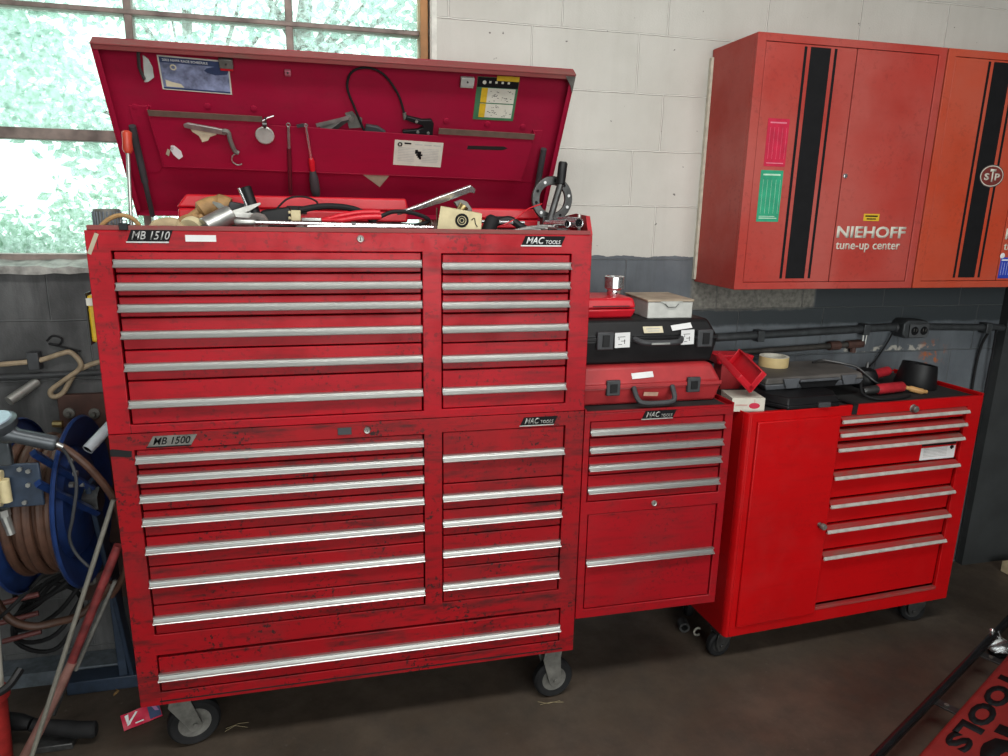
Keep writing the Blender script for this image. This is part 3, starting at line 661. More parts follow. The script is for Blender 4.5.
for s0, s1 in ((.388, .434), (.438, .486)):
    b = MB(LB); b.box(.484, .594, s0, s1, .0015, .0020); o = b.build('chart_panel', OFFW, t)
    b = MB(LB); b.box(.484, .504, s0, s1, .0020, .0023); b.build('chart_bar', YEL, o)
    random.seed(int(s0*1000)); b = MB(LB)
    for k in range(26):
        x, s = random.uniform(.508, .588), random.uniform(s0+.004, s1-.006); b.box(x, x+random.uniform(.002, .006), s, s+.0016, .0020, .0023)
    b.build('chart_marks', INK, o)
b = MB(LB); b.cyl((.490, .504, .0015), (.490, .504, .0028), .006); [b.box(.505+.02*k, .512+.02*k, .502, .509, .0019, .0024) for k in range(4)]; b.build('chart_dots', OFFW, t)
t2 = MB(LB); t2.box(.528, .600, .512, .528, .003, .004); o = tag(t2.build('yellow_tag', [YEL]), 'small yellow tag on top of the green chart', 'tag')
b = MB(LB); b.prism([(.110, .166), (.206, .164), (.172, .116)], .001, .002); tag(b.build('paper_corner', [TAPEG]), 'paper corner poking out under the lid pocket', 'paper')
t = thing('key_tag', 'small white key tag hanging on the lid pocket\'s left', 'tag', LK @ Vector((-.455, .22, 0)))
b = MB(LK); b.prism([(-.462, .262), (-.452, .262), (-.436, .244), (-.434, .226), (-.447, .216), (-.460, .232), (-.466, .250)], .001, .003); b.build('tag_plate', WHITE, t)
b = MB(LK); b.ring((-.460, .255, .004), (.3, 0, 1), .004, .0008, 14, 6); b.build('tag_ring', STEEL, t)
b = MB(LK); b.prism([(-.474, .250), (-.466, .246), (-.474, .226), (-.482, .232)], .0005, .0015); b.build('tag_back', TAPEG, t)
# locking pliers holding papers
t = thing('locking_pliers', 'locking pliers gripping folded paper on the lid pocket\'s left', 'pliers', LK @ Vector((-.34, .22, 0)))
b = MB(LK); b.prism([(-.413, .338), (-.400, .344), (-.330, .333), (-.296, .326), (-.286, .318), (-.300, .310), (-.335, .316), (-.395, .326), (-.411, .330)], .006, .014); b.build('jaw_arm', STEEL, t, bev=.001)
b = MB(LK); b.tube(spline([(-.306, .322, .010), (-.290, .320, .011), (-.286, .290, .012), (-.278, .258, .011), (-.268, .250, .010)]), [.007]*33, 8); b.build('grip_arm', CAST, t)
b = MB(LK); b.tube(spline([(-.268, .252, .010), (-.286, .240, .010), (-.290, .220, .010), (-.276, .208, .010), (-.262, .212, .010)]), .0022, 8); b.build('release_hook', STEEL, t)
b = MB(LK); b.prism([(-.398, .326), (-.330, .318), (-.325, .306), (-.350, .296), (-.372, .288), (-.376, .300), (-.392, .312)], .003, .005); b.prism([(-.372, .310), (-.34, .306), (-.352, .286), (-.370, .280)], .005, .006); b.build('folded_paper', CREAM, t)
t = thing('inspection_mirror', 'round inspection mirror hanging from the lid pocket edge', 'mirror', LK @ Vector((-.184, .29, 0)))
b = MB(LK); b.lathe([(0, 0), (.026, 0), (.028, .003), (.025, .005), (0, .004)], (-.184, .312, .006), (0, .12, 1), 28); b.build('mirror_disc', plain('mirror_grey', (.60, .58, .54), .22, .5), t)
b = MB(LK); b.tube([(-.182, .338, .008), (-.180, .356, .010), (-.176, .372, .010)], .004, 8); b.lathe([(0, -.006), (.007, -.006), (.007, .006), (0, .006)], (-.181, .350, .010), (1, 0, 0), 12); b.build('swivel_joint', DSTEEL, t)
b = MB(LK); b.tube([(-.186, .362, .012), (-.170, .372, .010), (-.152, .378, .008)], .0028, 8); b.build('hook_wire', CHROME, t)
t = thing('nut_driver', 'slim nut driver with dark red shaft hanging on the lid', 'screwdriver', LK @ Vector((-.12, .1, 0)))
b = MB(LK); b.tube([(-.112, .345, .008), (-.115, .272, .008)], .0042, 10); b.ring((-.112, .350, .008), (0, 0, 1), .0055, .002, 14, 6); b.build('steel_blade', STEEL, t)
b = MB(LK); b.tube([(-.115, .272, .008), (-.122, .112, .008), (-.122, .104, .008)], [.0062, .0066, .0045], 12); b.build('driver_handle', plain('maroon', (.12, .012, .022), .4), t)
t = thing('screwdriver', 'chrome screwdriver with red and black handle hanging on the lid', 'screwdriver', LK @ Vector((-.04, .1, 0)))
b = MB(LK); b.tube([(-.060, .352, .010), (-.050, .236, .010)], [.0045, .0045], 10); b.ring((-.060, .352, .010), (0, 0, 1), .005, .002, 12, 6); b.build('steel_blade', CHROME, t)
b = MB(LK); b.tube([(-.050, .240, .012), (-.049, .228, .012), (-.047, .196, .012)], [.0075, .0105, .0085], 14); b.build('red_collar', REDP, t)
b = MB(LK); b.tube([(-.047, .197, .012), (-.045, .170, .014), (-.042, .128, .014), (-.040, .108, .014), (-.0395, .100, .014)], [.009, .0145, .0155, .0135, .008], 14); b.build('grip', CHAR, t)
b = MB(LK); b.prism([(-.088, .350), (-.066, .356), (-.063, .346), (-.086, .342)], .003, .008); tag(b.build('pocket_clip', [CHAR]), 'small dark clip between two drivers hanging on the lid', 'clip')
# clamp tool with a looped cable
t = thing('cable_clamp_pliers', 'black hose clamp pliers with a looped cable behind the pocket', 'pliers', LB @ Vector((.2, .3, 0)))
b = MB(LB); b.tube(spline([(.122, .318, .010), (.090, .400, .010), (.068, .464, .010), (.080, .512, .010), (.122, .530, .010), (.174, .514, .010), (.221, .454, .010), (.244, .388, .012)]), .0036, 8); b.build('looped_cable', BLKR, t)
b = MB(LB); b.tube([(.243, .395, .012), (.246, .374, .013)], .006, 10); b.build('cable_end', CAST, t)
b = MB(LB); b.prism([(.244, .376), (.252, .386), (.300, .376), (.330, .378), (.338, .366), (.338, .325), (.300, .318), (.262, .322), (.240, .328), (.240, .336), (.288, .342), (.306, .350), (.300, .360), (.270, .366)], .006, .020); o = b.build('clamp_body', BLK, t, bev=.002)
for x, s in ((.282, .372), (.288, .336), (.322, .334)):
    b = MB(LB); b.cyl((x, s, .020), (x, s, .023), .005); b.build('pivot_screw', STEEL, o)
b = MB(LB); b.prism([(.118, .318), (.124, .350), (.160, .346), (.186, .330), (.186, .318)], .006, .020); b.build('cable_handle', CHAR, t, bev=.002)
t = thing('feeler_gauge_set', 'fan of steel feeler blades sticking out of the lid pocket', 'gauge', LB @ Vector((.05, .32, 0)))
for k, (a, l, mt) in enumerate(((.42, .105, STEEL), (.55, .095, ZINC), (.70, .080, DSTEEL), (.30, .112, STEEL))):
    G = LB @ Matrix.Translation((.078, .372, .006+.002*k)) @ Matrix.Rotation(PI+a, 4, 'Z'); b = MB(G); b.box(0, l, -.006, .006, 0, .0012); b.build('gauge_blade', mt, t)
b = MB(LB); b.prism([(.060, .380), (.082, .388), (.094, .374), (.112, .366), (.112, .335), (.072, .330)], .003, .006); b.cyl((.078, .366, .006), (.078, .366, .017), .008); b.build('gauge_pivot', CAST, t)

# ------------------------------------------------------------------ the heap of tools in the chest's top tray (tray floor z = 1.60)
TZ = 1.600
def one(mb, name, mat, label, cat, group=None, bev=0, smooth=35): return tag(mb.build(name, mat, None, bev=bev, smooth=smooth), label, cat, group)
t = thing('ribbed_can', 'grey ribbed can at the left end of the chest tray', 'can', (-.560, -.44, TZ))
b = MB()
prof = [(0, 0), (.033, 0), (.033, .082), (.030, .086), (0, .084)]
b.lathe(prof, (-.572, -.492, TZ), (0, 0, 1), 28); b.build('can_body', CAST, t)
b = MB()
for k in range(24):
    a = k*2*PI/24; x, y = -.572+.0332*math.cos(a), -.492+.0332*math.sin(a); b.tube([(x, y, TZ+.004), (x, y, TZ+.079)], .0022, 6)
b.build('can_ribs', plain('blue_grey_rib', (.16, .18, .21), .4, .3), t)
b = MB(); b.tube(spline([(-.578, -.541, 1.640), (-.562, -.541, 1.656), (-.540, -.541, 1.668), (-.518, -.541, 1.670), (-.498, -.535, 1.660), (-.486, -.53, 1.640), (-.482, -.52, 1.606)]), .0058, 8)
one(b, 'bent_strap', TAN, 'bent tan leather strap in front of the ribbed can', 'strap')
t = thing('spring_clip', 'black spring clip gripping the chest\'s front lip at left', 'clip', (-.53, -.566, 1.62))
b = MB(); b.box(-.527, -.506, -.570, -.5655, 1.634, 1.652); b.box(-.527, -.506, -.5655, -.5505, 1.6435, 1.650); b.build('clip_jaw', BLK, t, bev=.001)
b = MB(); b.tube([(-.523, -.566, 1.650), (-.523, -.558, 1.659), (-.510, -.558, 1.659), (-.510, -.566, 1.650)], .0018, 6); b.build('clip_wire', STEEL, t)
t = thing('pry_tool', 'upright steel rod with an orange red handle at the chest\'s left end', 'screwdriver', (-.516, -.50, TZ))
b = MB(); b.tube([(-.5165, -.50, TZ+.001), (-.504, -.50, 1.835)], .0048, 10); b.build('steel_blade', STEEL, t)
b = MB(); b.tube([(-.504, -.50, 1.828), (-.5035, -.50, 1.838), (-.503, -.50, 1.860), (-.502, -.50, 1.880), (-.502, -.50, 1.884)], [.008, .013, .0115, .0125, .007], 14); b.build('grip', plain('orange_red_grip', (.50, .05, .025), .4), t)
b = MB(); b.tube(spline([(-.478, -.49, 1.622), (-.45, -.485, 1.643), (-.415, -.48, 1.648), (-.392, -.475, 1.634)], 5), [.014]*4+[.018]*8+[.013]*4, 12)
one(b, 'rolled_rag', plain('rag_tan', (.44, .34, .20), .85, var=.2, bmp=.5), 'rolled tan rag lying behind the badge at the tray\'s left', 'rag')
t = thing('spool', 'round pale spool with an open middle beside the tan rag', 'spool', (-.365, -.47, TZ))
b = MB(); b.lathe([(.012, -.012), (.032, -.012), (.034, 0), (.032, .012), (.012, .012), (.012, -.012)], (-.368, -.47, TZ+.036), (.35, 1, .45), 24); b.build('spool_ring', BEIGE, t)
b = MB(); b.lathe([(0, -.006), (.012, -.006), (.012, .006), (0, .006)], (-.368, -.47, TZ+.036), (.35, 1, .45), 18); b.build('spool_core', plain('sage', (.20, .22, .14), .6), t)
def flatcase(name, label, x0, x1, y0, y1, z0, z1, mat, ends=.03):
    t = thing(name, label, 'tool case', ((x0+x1)/2, (y0+y1)/2, z0)); h = z1-z0
    b = MB(); b.prism([(x0+.004, y0), (x1-.004, y0), (x1-.004, y1), (x0+.004, y1)], z0, z0+h*.45); b.build('case_base', mat, t, bev=.006)
    b = MB(); b.prism([(x0, z0+h*.48), (x1, z0+h*.48), (x1-ends*.3, z1), (x0+ends, z1)], y0, y1, 1); b.build('case_lid', mat, t, bev=.006)
    b = MB(); b.box((x0+x1)/2-.03, (x0+x1)/2+.03, y0-.006, y0-.0005, z0+h*.3, z0+h*.62); b.build('case_latch', BLK, t, bev=.001)
    return t
flatcase('socket_set_case', 'long flat red plastic case across the back of the tray', -.445, .250, -.26, -.13, 1.655, 1.730, REDP)
flatcase('socket_set_case', 'shorter red plastic case behind the bearing box', .420, .685, -.27, -.14, 1.640, 1.705, REDP)
b = MB(); b.box(-.44, .24, -.28, -.11, TZ, 1.654); one(b, 'dark_tool_roll', plain('dark_canvas', (.035, .03, .03), .85, bmp=.3), 'dark flat tool roll underneath the long red case', 'tool roll', bev=.012)
b = MB(); b.box(.425, .68, -.285, -.125, TZ, 1.639); one(b, 'dark_tool_roll', MATS['dark_canvas'], 'dark flat tool roll underneath the shorter red case', 'tool roll', bev=.012)
# leather glove
t = thing('work_glove', 'crumpled brown leather glove left of the puller', 'glove', (-.33, -.36, TZ))
b = MB(); b.tube(spline([(-.405, -.37, 1.650), (-.36, -.36, 1.685), (-.32, -.35, 1.700), (-.285, -.35, 1.690)], 6), [.012]*6+[.026]*7+[.032]*6, 12); b.build('glove_palm', TAN, t)
for k in range(4):
    b = MB(); b.tube(spline([(-.38+.012*k, -.385+.008*k, 1.668), (-.41+.008*k, -.40+.006*k, 1.655-.004*k), (-.425+.01*k, -.41, 1.625)], 4), .0095, 8); b.build('glove_finger', TAN, t)
b = MB(); b.tube([(-.295, -.35, 1.640), (-.27, -.35, 1.618), (-.25, -.35, 1.606)], [.03, .03, .008], 10); b.build('glove_cuff', TAN, t)
b = MB(); b.hexa([(-.285, -.37, 1.655), (-.225, -.36, 1.645), (-.225, -.30, 1.645), (-.285, -.31, 1.655), (-.285, -.37, 1.712), (-.212, -.36, 1.700), (-.212, -.30, 1.700), (-.285, -.31, 1.712)])
one(b, 'charcoal_box', CHAR, 'charcoal box corner behind the three jaw puller', 'box', bev=.004)
b = MB(); b.box(-.29, -.20, -.38, -.29, TZ, 1.645); one(b, 'black_tin', BLK, 'black tin under the charcoal box in the heap', 'tin', bev=.004)
# three jaw puller
t = thing('gear_puller', 'steel three jaw puller lying at the tray\'s front left', 'puller', (-.28, -.46, TZ))
b = MB(); b.cyl((-.333, -.49, 1.640), (-.268, -.45, 1.676), .027, seg=24); b.build('puller_body', STEEL, t, bev=.003)
b = MB(); b.cyl((-.352, -.502, 1.630), (-.333, -.49, 1.640), .009, seg=6); b.build('puller_bolt', DSTEEL, t)
for e in ((-.190, -.42, 1.706), (-.180, -.43, 1.672), (-.318, -.40, 1.708)):
    o0 = Vector((-.268, -.448, 1.676)); e = Vector(e); d = (e-o0).normalized(); sd = d.cross(Vector((0, 1, 0))).normalized()
    b = MB(); b.prism([(0, -.007), (.05, -.009), ((e-o0).length, -.002), ((e-o0).length, .004), (.05, .007), (0, .008)], -.004, .004) ; b.bm.transform(frame(o0, d, sd)); b.build('puller_jaw', ZINC, t, bev=.001)
t = thing('ratchet_grip', 'black tubular grip with a chrome strip leaning up in the heap', 'grip', (-.21, -.40, TZ))
b = MB(); b.cyl((-.196, -.41, 1.640), (-.230, -.40, 1.752), .0155, seg=18); b.build('grip_tube', BLK, t, bev=.003)
b = MB(); b.tube([(-.213, -.423, 1.660), (-.246, -.414, 1.748)], .004, 8); b.build('chrome_strip', CHROME, t)
b = MB(); b.cyl((-.186, -.413, 1.605), (-.196, -.41, 1.641), .012, seg=14); b.build('grip_foot', DSTEEL, t)
b = MB(); b.lathe([(.013, -.007), (.027, -.007), (.027, .007), (.013, .007), (.013, -.007)], (-.193, -.49, 1.655), (.1, 1, .5), 24); one(b, 'steel_washer_ring', ZINC, 'thick zinc washer ring standing before the black grip', 'washer')
t = thing('breaker_bar', 'long chrome breaker bar lying along the tray\'s front lip', 'bar', (0, -.52, 1.645))
b = MB(); b.tube([(-.235, -.522, 1.657), (.235, -.518, 1.652)], .0055, 12); b.build('bar_shaft', CHROME, t)
b = MB(); b.tube([(-.252, -.523, 1.657), (-.246, -.523, 1.657), (-.205, -.521, 1.657), (-.195, -.521, 1.657)], [.006, .010, .010, .0055], 14); b.build('bar_head', STEEL, t)
b = MB(); b.tube([(.060, -.520, 1.654), (.072, -.520, 1.654)], .008, 12); b.build('bar_collar', DSTEEL, t)
b = MB(); b.tube([(-.06, -.537, 1.648), (.29, -.53, 1.650)], .0036, 8); one(b, 'thin_chrome_rod', CHROME, 'thin chrome rod just behind the lip before the breaker bar', 'rod')
t = thing('connector_lead', 'black wiring connector block with a pale plug in the heap', 'connector', (-.14, -.40, TZ))
b = MB(); b.hexa([(-.205, -.43, 1.640), (-.095, -.43, 1.640), (-.095, -.37, 1.640), (-.205, -.37, 1.640), (-.190, -.42, 1.688), (-.110, -.42, 1.700), (-.110, -.38, 1.700), (-.190, -.38, 1.688)]); b.build('connector_body', BLK, t, bev=.006)
b = MB(); b.box(-.107, -.080, -.45, -.43, 1.660, 1.690); b.box(-.114, -.107, -.45, -.43, 1.664, 1.672); b.box(-.114, -.107, -.45, -.43, 1.680, 1.688); b.build('pale_plug', BEIGE, t, bev=.002)
b = MB(); b.tube(spline([(-.150, -.40, 1.690), (-.115, -.40, 1.722), (-.07, -.39, 1.728), (-.035, -.39, 1.715), (-.03, -.39, 1.690)]), .0028, 8); b.build('thin_lead', BLKR, t)
b = MB(); b.tube(spline([(-.085, -.42, 1.690), (-.02, -.41, 1.702), (.05, -.40, 1.700), (.10, -.39, 1.684), (.13, -.38, 1.655), (.14, -.38, 1.612)]), .0095, 10); b.build('thick_lead', BLKR, t)
b = MB(); b.box(-.20, -.09, -.44, -.36, TZ, 1.640); one(b, 'oily_wrench_case', DSTEEL, 'dark oily metal case under the wiring connector', 'case', bev=.004)
t = thing('slip_pliers', 'pliers with bright red grips lying in the middle of the tray', 'pliers', (.06, -.46, 1.65))
for dz, sp in ((.008, .012), (-.004, -.010)):
    b = MB(); b.tube(spline([(-.020, -.465, 1.664), (.03, -.470+sp, 1.668+dz), (.09, -.47+sp*1.5, 1.678+dz), (.145, -.465+sp, 1.680+dz)], 6), [.006]*5+[.0085]*14, 10); b.build('plier_grip', REDP, t)
b = MB(); b.prism([(-.022, -.008), (-.022, .010), (-.05, .012), (-.078, .004), (-.078, -.002), (-.05, -.008)], 0, .010); b.bm.transform(Matrix.Translation((0, -.465, 1.660))); b.build('plier_jaw', STEEL, t, bev=.002)
random.seed(11)
fill = [(-.05, -.36, .13, .3), (.12, -.33, .12, -.2), (.02, -.30, .16, .5), (.20, -.42, .12, .2), (.25, -.33, .10, -.5), (.36, -.40, .11, .4), (.57, -.42, .12, -.1), (.60, -.36, .10, .3), (-.30, -.30, .12, .1), (.05, -.50, .12, -.1), (.50, -.50, .10, .2), (.15, -.505, .12, .15)]
for i, (x, y, l, a) in enumerate(fill):      # open-end wrenches that fill the tray
    t = thing('open_end_wrench', 'dull steel wrench in the heap filling the chest tray', 'wrench', (x, y, TZ), 'wrenches filling the tray')
    G = Matrix.Translation((x, y, 1.638-.0025*(i % 4))) @ Matrix.Rotation(a, 4, 'Z') @ Matrix.Rotation(.05, 4, 'Y')
    b = MB(G); b.prism([(-l*.8, -.006), (l*.8, -.006), (l*.8, .006), (-l*.8, .006)], 0, .006); b.build('wrench_shank', DSTEEL if i % 3 else STEEL, t, bev=.002)
    for s in (-1, 1):
        b = MB(G); c = s*l*.86; b.prism([(c-s*.012, -.013), (c+s*.006, -.017), (c+s*.018, -.009), (c+s*.004, -.005), (c+s*.004, .005), (c+s*.018, .009), (c+s*.006, .017), (c-s*.012, .013)], -.001, .007); b.build('wrench_jaw', STEEL, t, bev=.001)
for i, (x, y, l, h) in enumerate(((.06, -.34, .17, .034), (.31, -.34, .085, .034), (.56, -.42, .10, .034), (-.33, -.43, .07, .018))):
    b = MB(); b.box(x-l, x+l, y-.07, y+.05, TZ, TZ+h); one(b, 'oily_socket_tray', DSTEEL, ['dark socket tray bedded under the red gripped pliers', 'dark socket tray bedded under the chrome lever', 'dark socket tray bedded left of the flange ring', 'dark socket tray bedded under the gear puller'][i], 'tray', bev=.004)
b = MB(); b.tube(spline([(.13, -.47, 1.668), (.18, -.46, 1.690), (.24, -.45, 1.688), (.29, -.44, 1.668), (.25, -.43, 1.652), (.18, -.43, 1.655)]), .006, 8); one(b, 'coiled_black_hose', BLKR, 'short coiled black hose left of the bearing box', 'hose')
# chrome lever tool
t = thing('chrome_lever_tool', 'shiny chrome lever tool slanting up over the heap', 'lever tool', (.33, -.38, TZ))
G = frame((.205, -.42, 1.688), (.232, .04, .080), (0, -.3, 1)); b = MB(G)
b.prism([(0, -.004), (.03, -.003), (.06, -.010), (.15, -.014), (.235, -.012), (.248, -.020), (.252, -.004), (.240, .010), (.13, .008), (.06, .004), (.03, .004), (0, .004)], -.006, .006); b.build('lever_arm', CHROME, t, bev=.002)
b = MB(); b.tube([(.198, -.421, 1.686), (.226, -.417, 1.694)], .0062, 12); b.build('lever_tip', STEEL, t)
G = frame((.372, -.40, 1.672), (1, 0, 0), (0, 0, 1)); b = MB(G); b.prism([(-.01, 0), (.05, 0), (.056, .03), (.04, .052), (.022, .058), (.0, .05), (.014, .03)], -.012, .012); b.build('linkage_plate', CAST, t, bev=.002)
b = MB(); b.cyl((.386, -.415, 1.690), (.402, -.415, 1.712), .012, .016, 16); b.build('brass_roller', plain('brass', (.60, .46, .22), .3, 1.0), t)
# bearing box
t = thing('bearing_box', 'beige parts box printed with a bearing on the tray\'s front lip', 'box', (.36, -.50, 1.64))
bx = [(.305, -.505, 1.644), (.432, -.530, 1.640), (.440, -.455, 1.640), (.320, -.43, 1.644), (.316, -.505, 1.708), (.434, -.530, 1.690), (.442, -.455, 1.692), (.328, -.43, 1.710)]
b = MB(); b.hexa(bx); b.build('carton', BEIGE, t, bev=.001)
fo = Vector(bx[0]); fx = (Vector(bx[1])-fo); fy = Vector(bx[4])-fo; BF = frame(fo, fx, fy); BF = BF @ Matrix.Translation((0, 0, .0008))
b = MB(BF); b.ring((.072, .028, 0), (0, 0, 1), .0165, .0035, 24, 6); b.ring((.072, .028, 0), (0, 0, 1), .009, .002, 18, 6); b.cyl((.072, .028, 0), (.072, .028, .001), .005); b.tube(spline([(.100, .030, 0), (.108, .036, 0), (.112, .020, 0), (.118, .012, 0)], 4), .0015, 6); b.build('bearing_print', INK, t)
ex = frame(Vector(bx[3]), Vector(bx[0])-Vector(bx[3]), (0, 0, 1)) @ Matrix.Translation((0, 0, .0012))
b = MB(ex); b.box(.006, .072, .006, .060, 0, .001); b.build('end_label', plain('dark_brown_print', (.09, .05, .03), .6), t)
text('lettering', '5', ex @ Matrix.Translation((.020, .020, .001)), .012, .026, CREAM, t, .02); text('lettering', 'H', ex @ Matrix.Translation((.042, .020, .001)), .014, .026, CREAM, t, .02)
# rubber grip, chrome rod
b = MB(); b.tube([(.455, -.49, 1.622), (.478, -.48, 1.674), (.482, -.479, 1.682)], [.0215, .0215, .014], 16); one(b, 'rubber_grip', BLKR, 'fat black rubber cylinder right of the bearing box', 'grip')
b = MB(); b.tube([(.43, -.43, 1.666), (.59, -.43, 1.664)], .0052, 10); one(b, 'chrome_extension', CHROME, 'chrome extension bar behind the black rubber cylinder', 'bar')
b = MB(); b.tube(spline([(.52, -.44, 1.655), (.56, -.43, 1.675), (.61, -.40, 1.706), (.66, -.38, 1.722)]), .0022, 8); one(b, 'red_wire', REDP, 'thin red wire rising towards the flange ring', 'wire')
b = MB(); b.tube(spline([(.47, -.40, 1.642), (.51, -.41, 1.664), (.545, -.42, 1.672), (.575, -.43, 1.655), (.60, -.43, 1.640)]), [.012]*33, 10); one(b, 'curved_lever', BLK, 'curved black lever under the thin red wire', 'lever')
# flange ring and upright rod
t = thing('flange_ring', 'dark steel flange ring with bolt holes standing at the tray\'s right', 'flange', (.70, -.35, TZ))
C0 = Vector((.702, -.35, 1.738)); n = 32
b = MB(frame(C0, (1, .12, 0), (0, 0, 1)))
b.lathe([(.046, -.006), (.070, -.006), (.072, 0), (.070, .006), (.046, .006), (.044, 0), (.046, -.006)], (0, 0, 0), (0, 0, 1), 40)
b.box(-.035, .035, -.138, -.055, -.014, .014); b.build('ring_plate', DSTEEL, t, bev=.001)
for k in range(10):
    a = k*PI/5+.2; b = MB(frame(C0, (1, .12, 0), (0, 0, 1))); b.cyl((.058*math.cos(a), .058*math.sin(a), .0055), (.058*math.cos(a), .058*math.sin(a), .0075), .0048, seg=12); b.build('bolt_hole', INK if k % 3 else WHITE, t)
t = thing('knurled_rod', 'dark rod with a knurled grip standing before the flange ring', 'rod', (.69, -.38, TZ))
b = MB(); b.tube([(.670, -.40, 1.603), (.690, -.385, 1.685), (.720, -.38, 1.785)], .0105, 14); b.build('rod_shaft', DSTEEL, t)
b = MB(); b.tube([(.719, -.38, 1.783), (.720, -.38, 1.786), (.7255, -.38, 1.848), (.726, -.38, 1.853)], [.010, .0145, .0145, .011], 20); b.build('knurled_grip', BLK, t)
for i, (p0, p1, r, lb) in enumerate((((.742, -.505, 1.667), (.722, -.36, 1.668), .0165, 'wide chrome deep socket facing out at the tray\'s right end'), ((.722, -.47, 1.634), (.705, -.36, 1.640), .0135, 'chrome deep socket lying lowest at the tray\'s right end'), ((.704, -.505, 1.664), (.672, -.40, 1.660), .0125, 'chrome deep socket beside the foot of the flange ring'))):
    p0 = Vector(p0); p1 = Vector(p1); h = (p1-p0).length; t = thing('deep_socket', lb, 'socket', (p0.x, p0.y, p0.z-r))
    b = MB(); b.lathe([(r*.68, .02), (r*.72, -.002), (r*.95, -.003), (r, .004), (r, h), (0, h)], p0, p1-p0, 22); b.build('socket_wall', CHROME, t)
    b = MB(); b.lathe([(0, .02), (r*.70, .0195), (r*.70, .001)], p0, p1-p0, 22); b.build('socket_bore', INK, t)
b = MB(); b.tube([(.757, -.47, 1.625), (.763, -.45, 1.690)], .006, 8); one(b, 'aluminium_strip', ZINC, 'pale strip leaning on the chest\'s bent right lip', 'strip')
for i, (x, y, z) in enumerate(((.600, -.475, 1.645), (.635, -.46, 1.648), (.575, -.485, 1.640))):
    b = MB(); b.tube(spline([(x-.06, y-.02, z-.006), (x, y, z+.006), (x+.055, y+.015, z+.002)], 5), .0055, 8); one(b, 'steel_rod', STEEL, ['steel rod before the black handle, nearest the lip', 'steel rod lying against the foot of the flange ring', 'short steel rod right of the rubber cylinder'][i], 'rod')

# ------------------------------------------------------------------ stack on the side cabinet
def rounded_case(name, label, x0, x1, y0, y1, z0, z1, mat, chamfer, split=.5):
    t = thing(name, label, 'tool case', ((x0+x1)/2, (y0+y1)/2, z0)); h = z1-z0; zs = z0+h*split
    b = MB(); b.hexa([(x0+.008, y0+.016, z0), (x1-.012, y0+.016, z0), (x1-.012, y1, z0), (x0+.008, y1, z0), (x0, y0, zs-.002), (x1, y0, zs-.002), (x1, y1, zs-.002), (x0, y1, zs-.002)])
    base = b.build('case_base', mat, t, bev=.010, seg=3)
    c = chamfer; b = MB()
    b.hexa([(x0, y0, zs+.001), (x1, y0, zs+.001), (x1, y1, zs+.001), (x0, y1, zs+.001), (x0+c*.4, y0+c*.9, z1), (x1-c, y0+c*.9, z1), (x1-c, y1-.01, z1), (x0+c*.4, y1-.01, z1)])
    ld = b.build('case_lid', mat, t, bev=.012, seg=3)
    b = MB(); b.box(x0+.003, x1-.003, y0-.004, y0+.02, zs-.007, zs+.006); b.build('case_rim', mat, t, bev=.002)
    return t, base, ld, zs
t, base, ld, zs = rounded_case('tool_case', 'dirty red plastic tool case at the bottom of the stack', .778, 1.284, -.505, -.17, 1.0755, 1.206, REDO, .030, .52)
for x in (.885, 1.175):
    b = MB(); b.box(x-.024, x+.024, -.514, -.502, zs-.030, zs+.022); o = b.build('case_latch', CHAR, t, bev=.003)
    b = MB(); b.box(x-.012, x+.012, -.518, -.512, zs-.018, zs+.010); b.build('latch_tab', BLK, o, bev=.001)
b = MB(); b.tube(spline([(.958, -.508, zs-.005), (.960, -.535, zs-.034), (.975, -.546, zs-.048), (1.03, -.548, zs-.051), (1.080, -.546, zs-.048), (1.094, -.535, zs-.034), (1.096, -.508, zs-.005)], 6), .0085, 10); b.build('carry_handle', CHAR, t)
FC = frame((0, -.506, 0), (1, 0, 0), (0, -.25, 1)) ; sticker(ld, frame((.955, -.4990, 1.164), (1, 0, 0), (0, .55, 1)), 0, .078, 0, .020, [WHITE], tilt=.06, name='blank_paper_strip')
sticker(base, frame((.995, -.5068, zs-.036), (1, 0, 0), (0, -.2, 1)), 0, .052, 0, .014, [plain('worn_tape', (.50, .30, .22), .7)], tilt=-.05, name='worn_tape')
t, base, ld, zs = rounded_case('tool_case', 'black plastic tool case in the middle of the stack', .782, 1.276, -.470, -.14, 1.206, 1.354, BLK, .030, .60)
for x in (.862, 1.222):
    b = MB(); b.box(x-.030, x+.028, -.482, -.466, zs-.034, zs+.026); o = b.build('case_latch', CHAR, t, bev=.004)
    b = MB(); b.box(x-.012, x+.012, -.486, -.480, zs-.022, zs+.016); b.build('latch_tab', BLK, o, bev=.001)
b = MB(); b.tube(spline([(.965, -.472, zs), (.985, -.496, zs-.008), (1.03, -.502, zs-.010), (1.08, -.502, zs-.010), (1.118, -.496, zs-.008), (1.135, -.472, zs)], 6), .0095, 10); b.build('carry_handle', CHAR, t)
b = MB(); b.box(1.01, 1.075, -.513, -.511, zs-.014, zs-.008); b.build('handle_plate', STEEL, t)
ff = frame((0, -.4780, zs-.028), (1, 0, 0), (0, 0, 1))
marks = [(.18, .70, .5, .035, 1), (.25, .52, .04, .14, 1), (.40, .42, .30, .035, 1), (.62, .24, .04, .30, 1), (.22, .20, .26, .03, 1)]
sticker(t, ff, .895, .948, 0, .050, [WHITE, INK], marks, tilt=.03, name='taped_label'); sticker(t, ff, 1.132, 1.180, .004, .054, [WHITE, INK], marks, tilt=.04, name='taped_label')
lf = frame((0, -.4630, 1.322), (1, 0, 0), (0, .55, .8))
sticker(ld, lf, 1.000, 1.070, -.012, .012, [CREAM, MATS['print_grey']], [(.15, .55, .7, .16, 1), (.2, .22, .6, .14, 1)], name='cream_label'); sticker(ld, lf, 1.104, 1.180, -.006, .014, [WHITE], tilt=.13, name='blank_paper_strip')
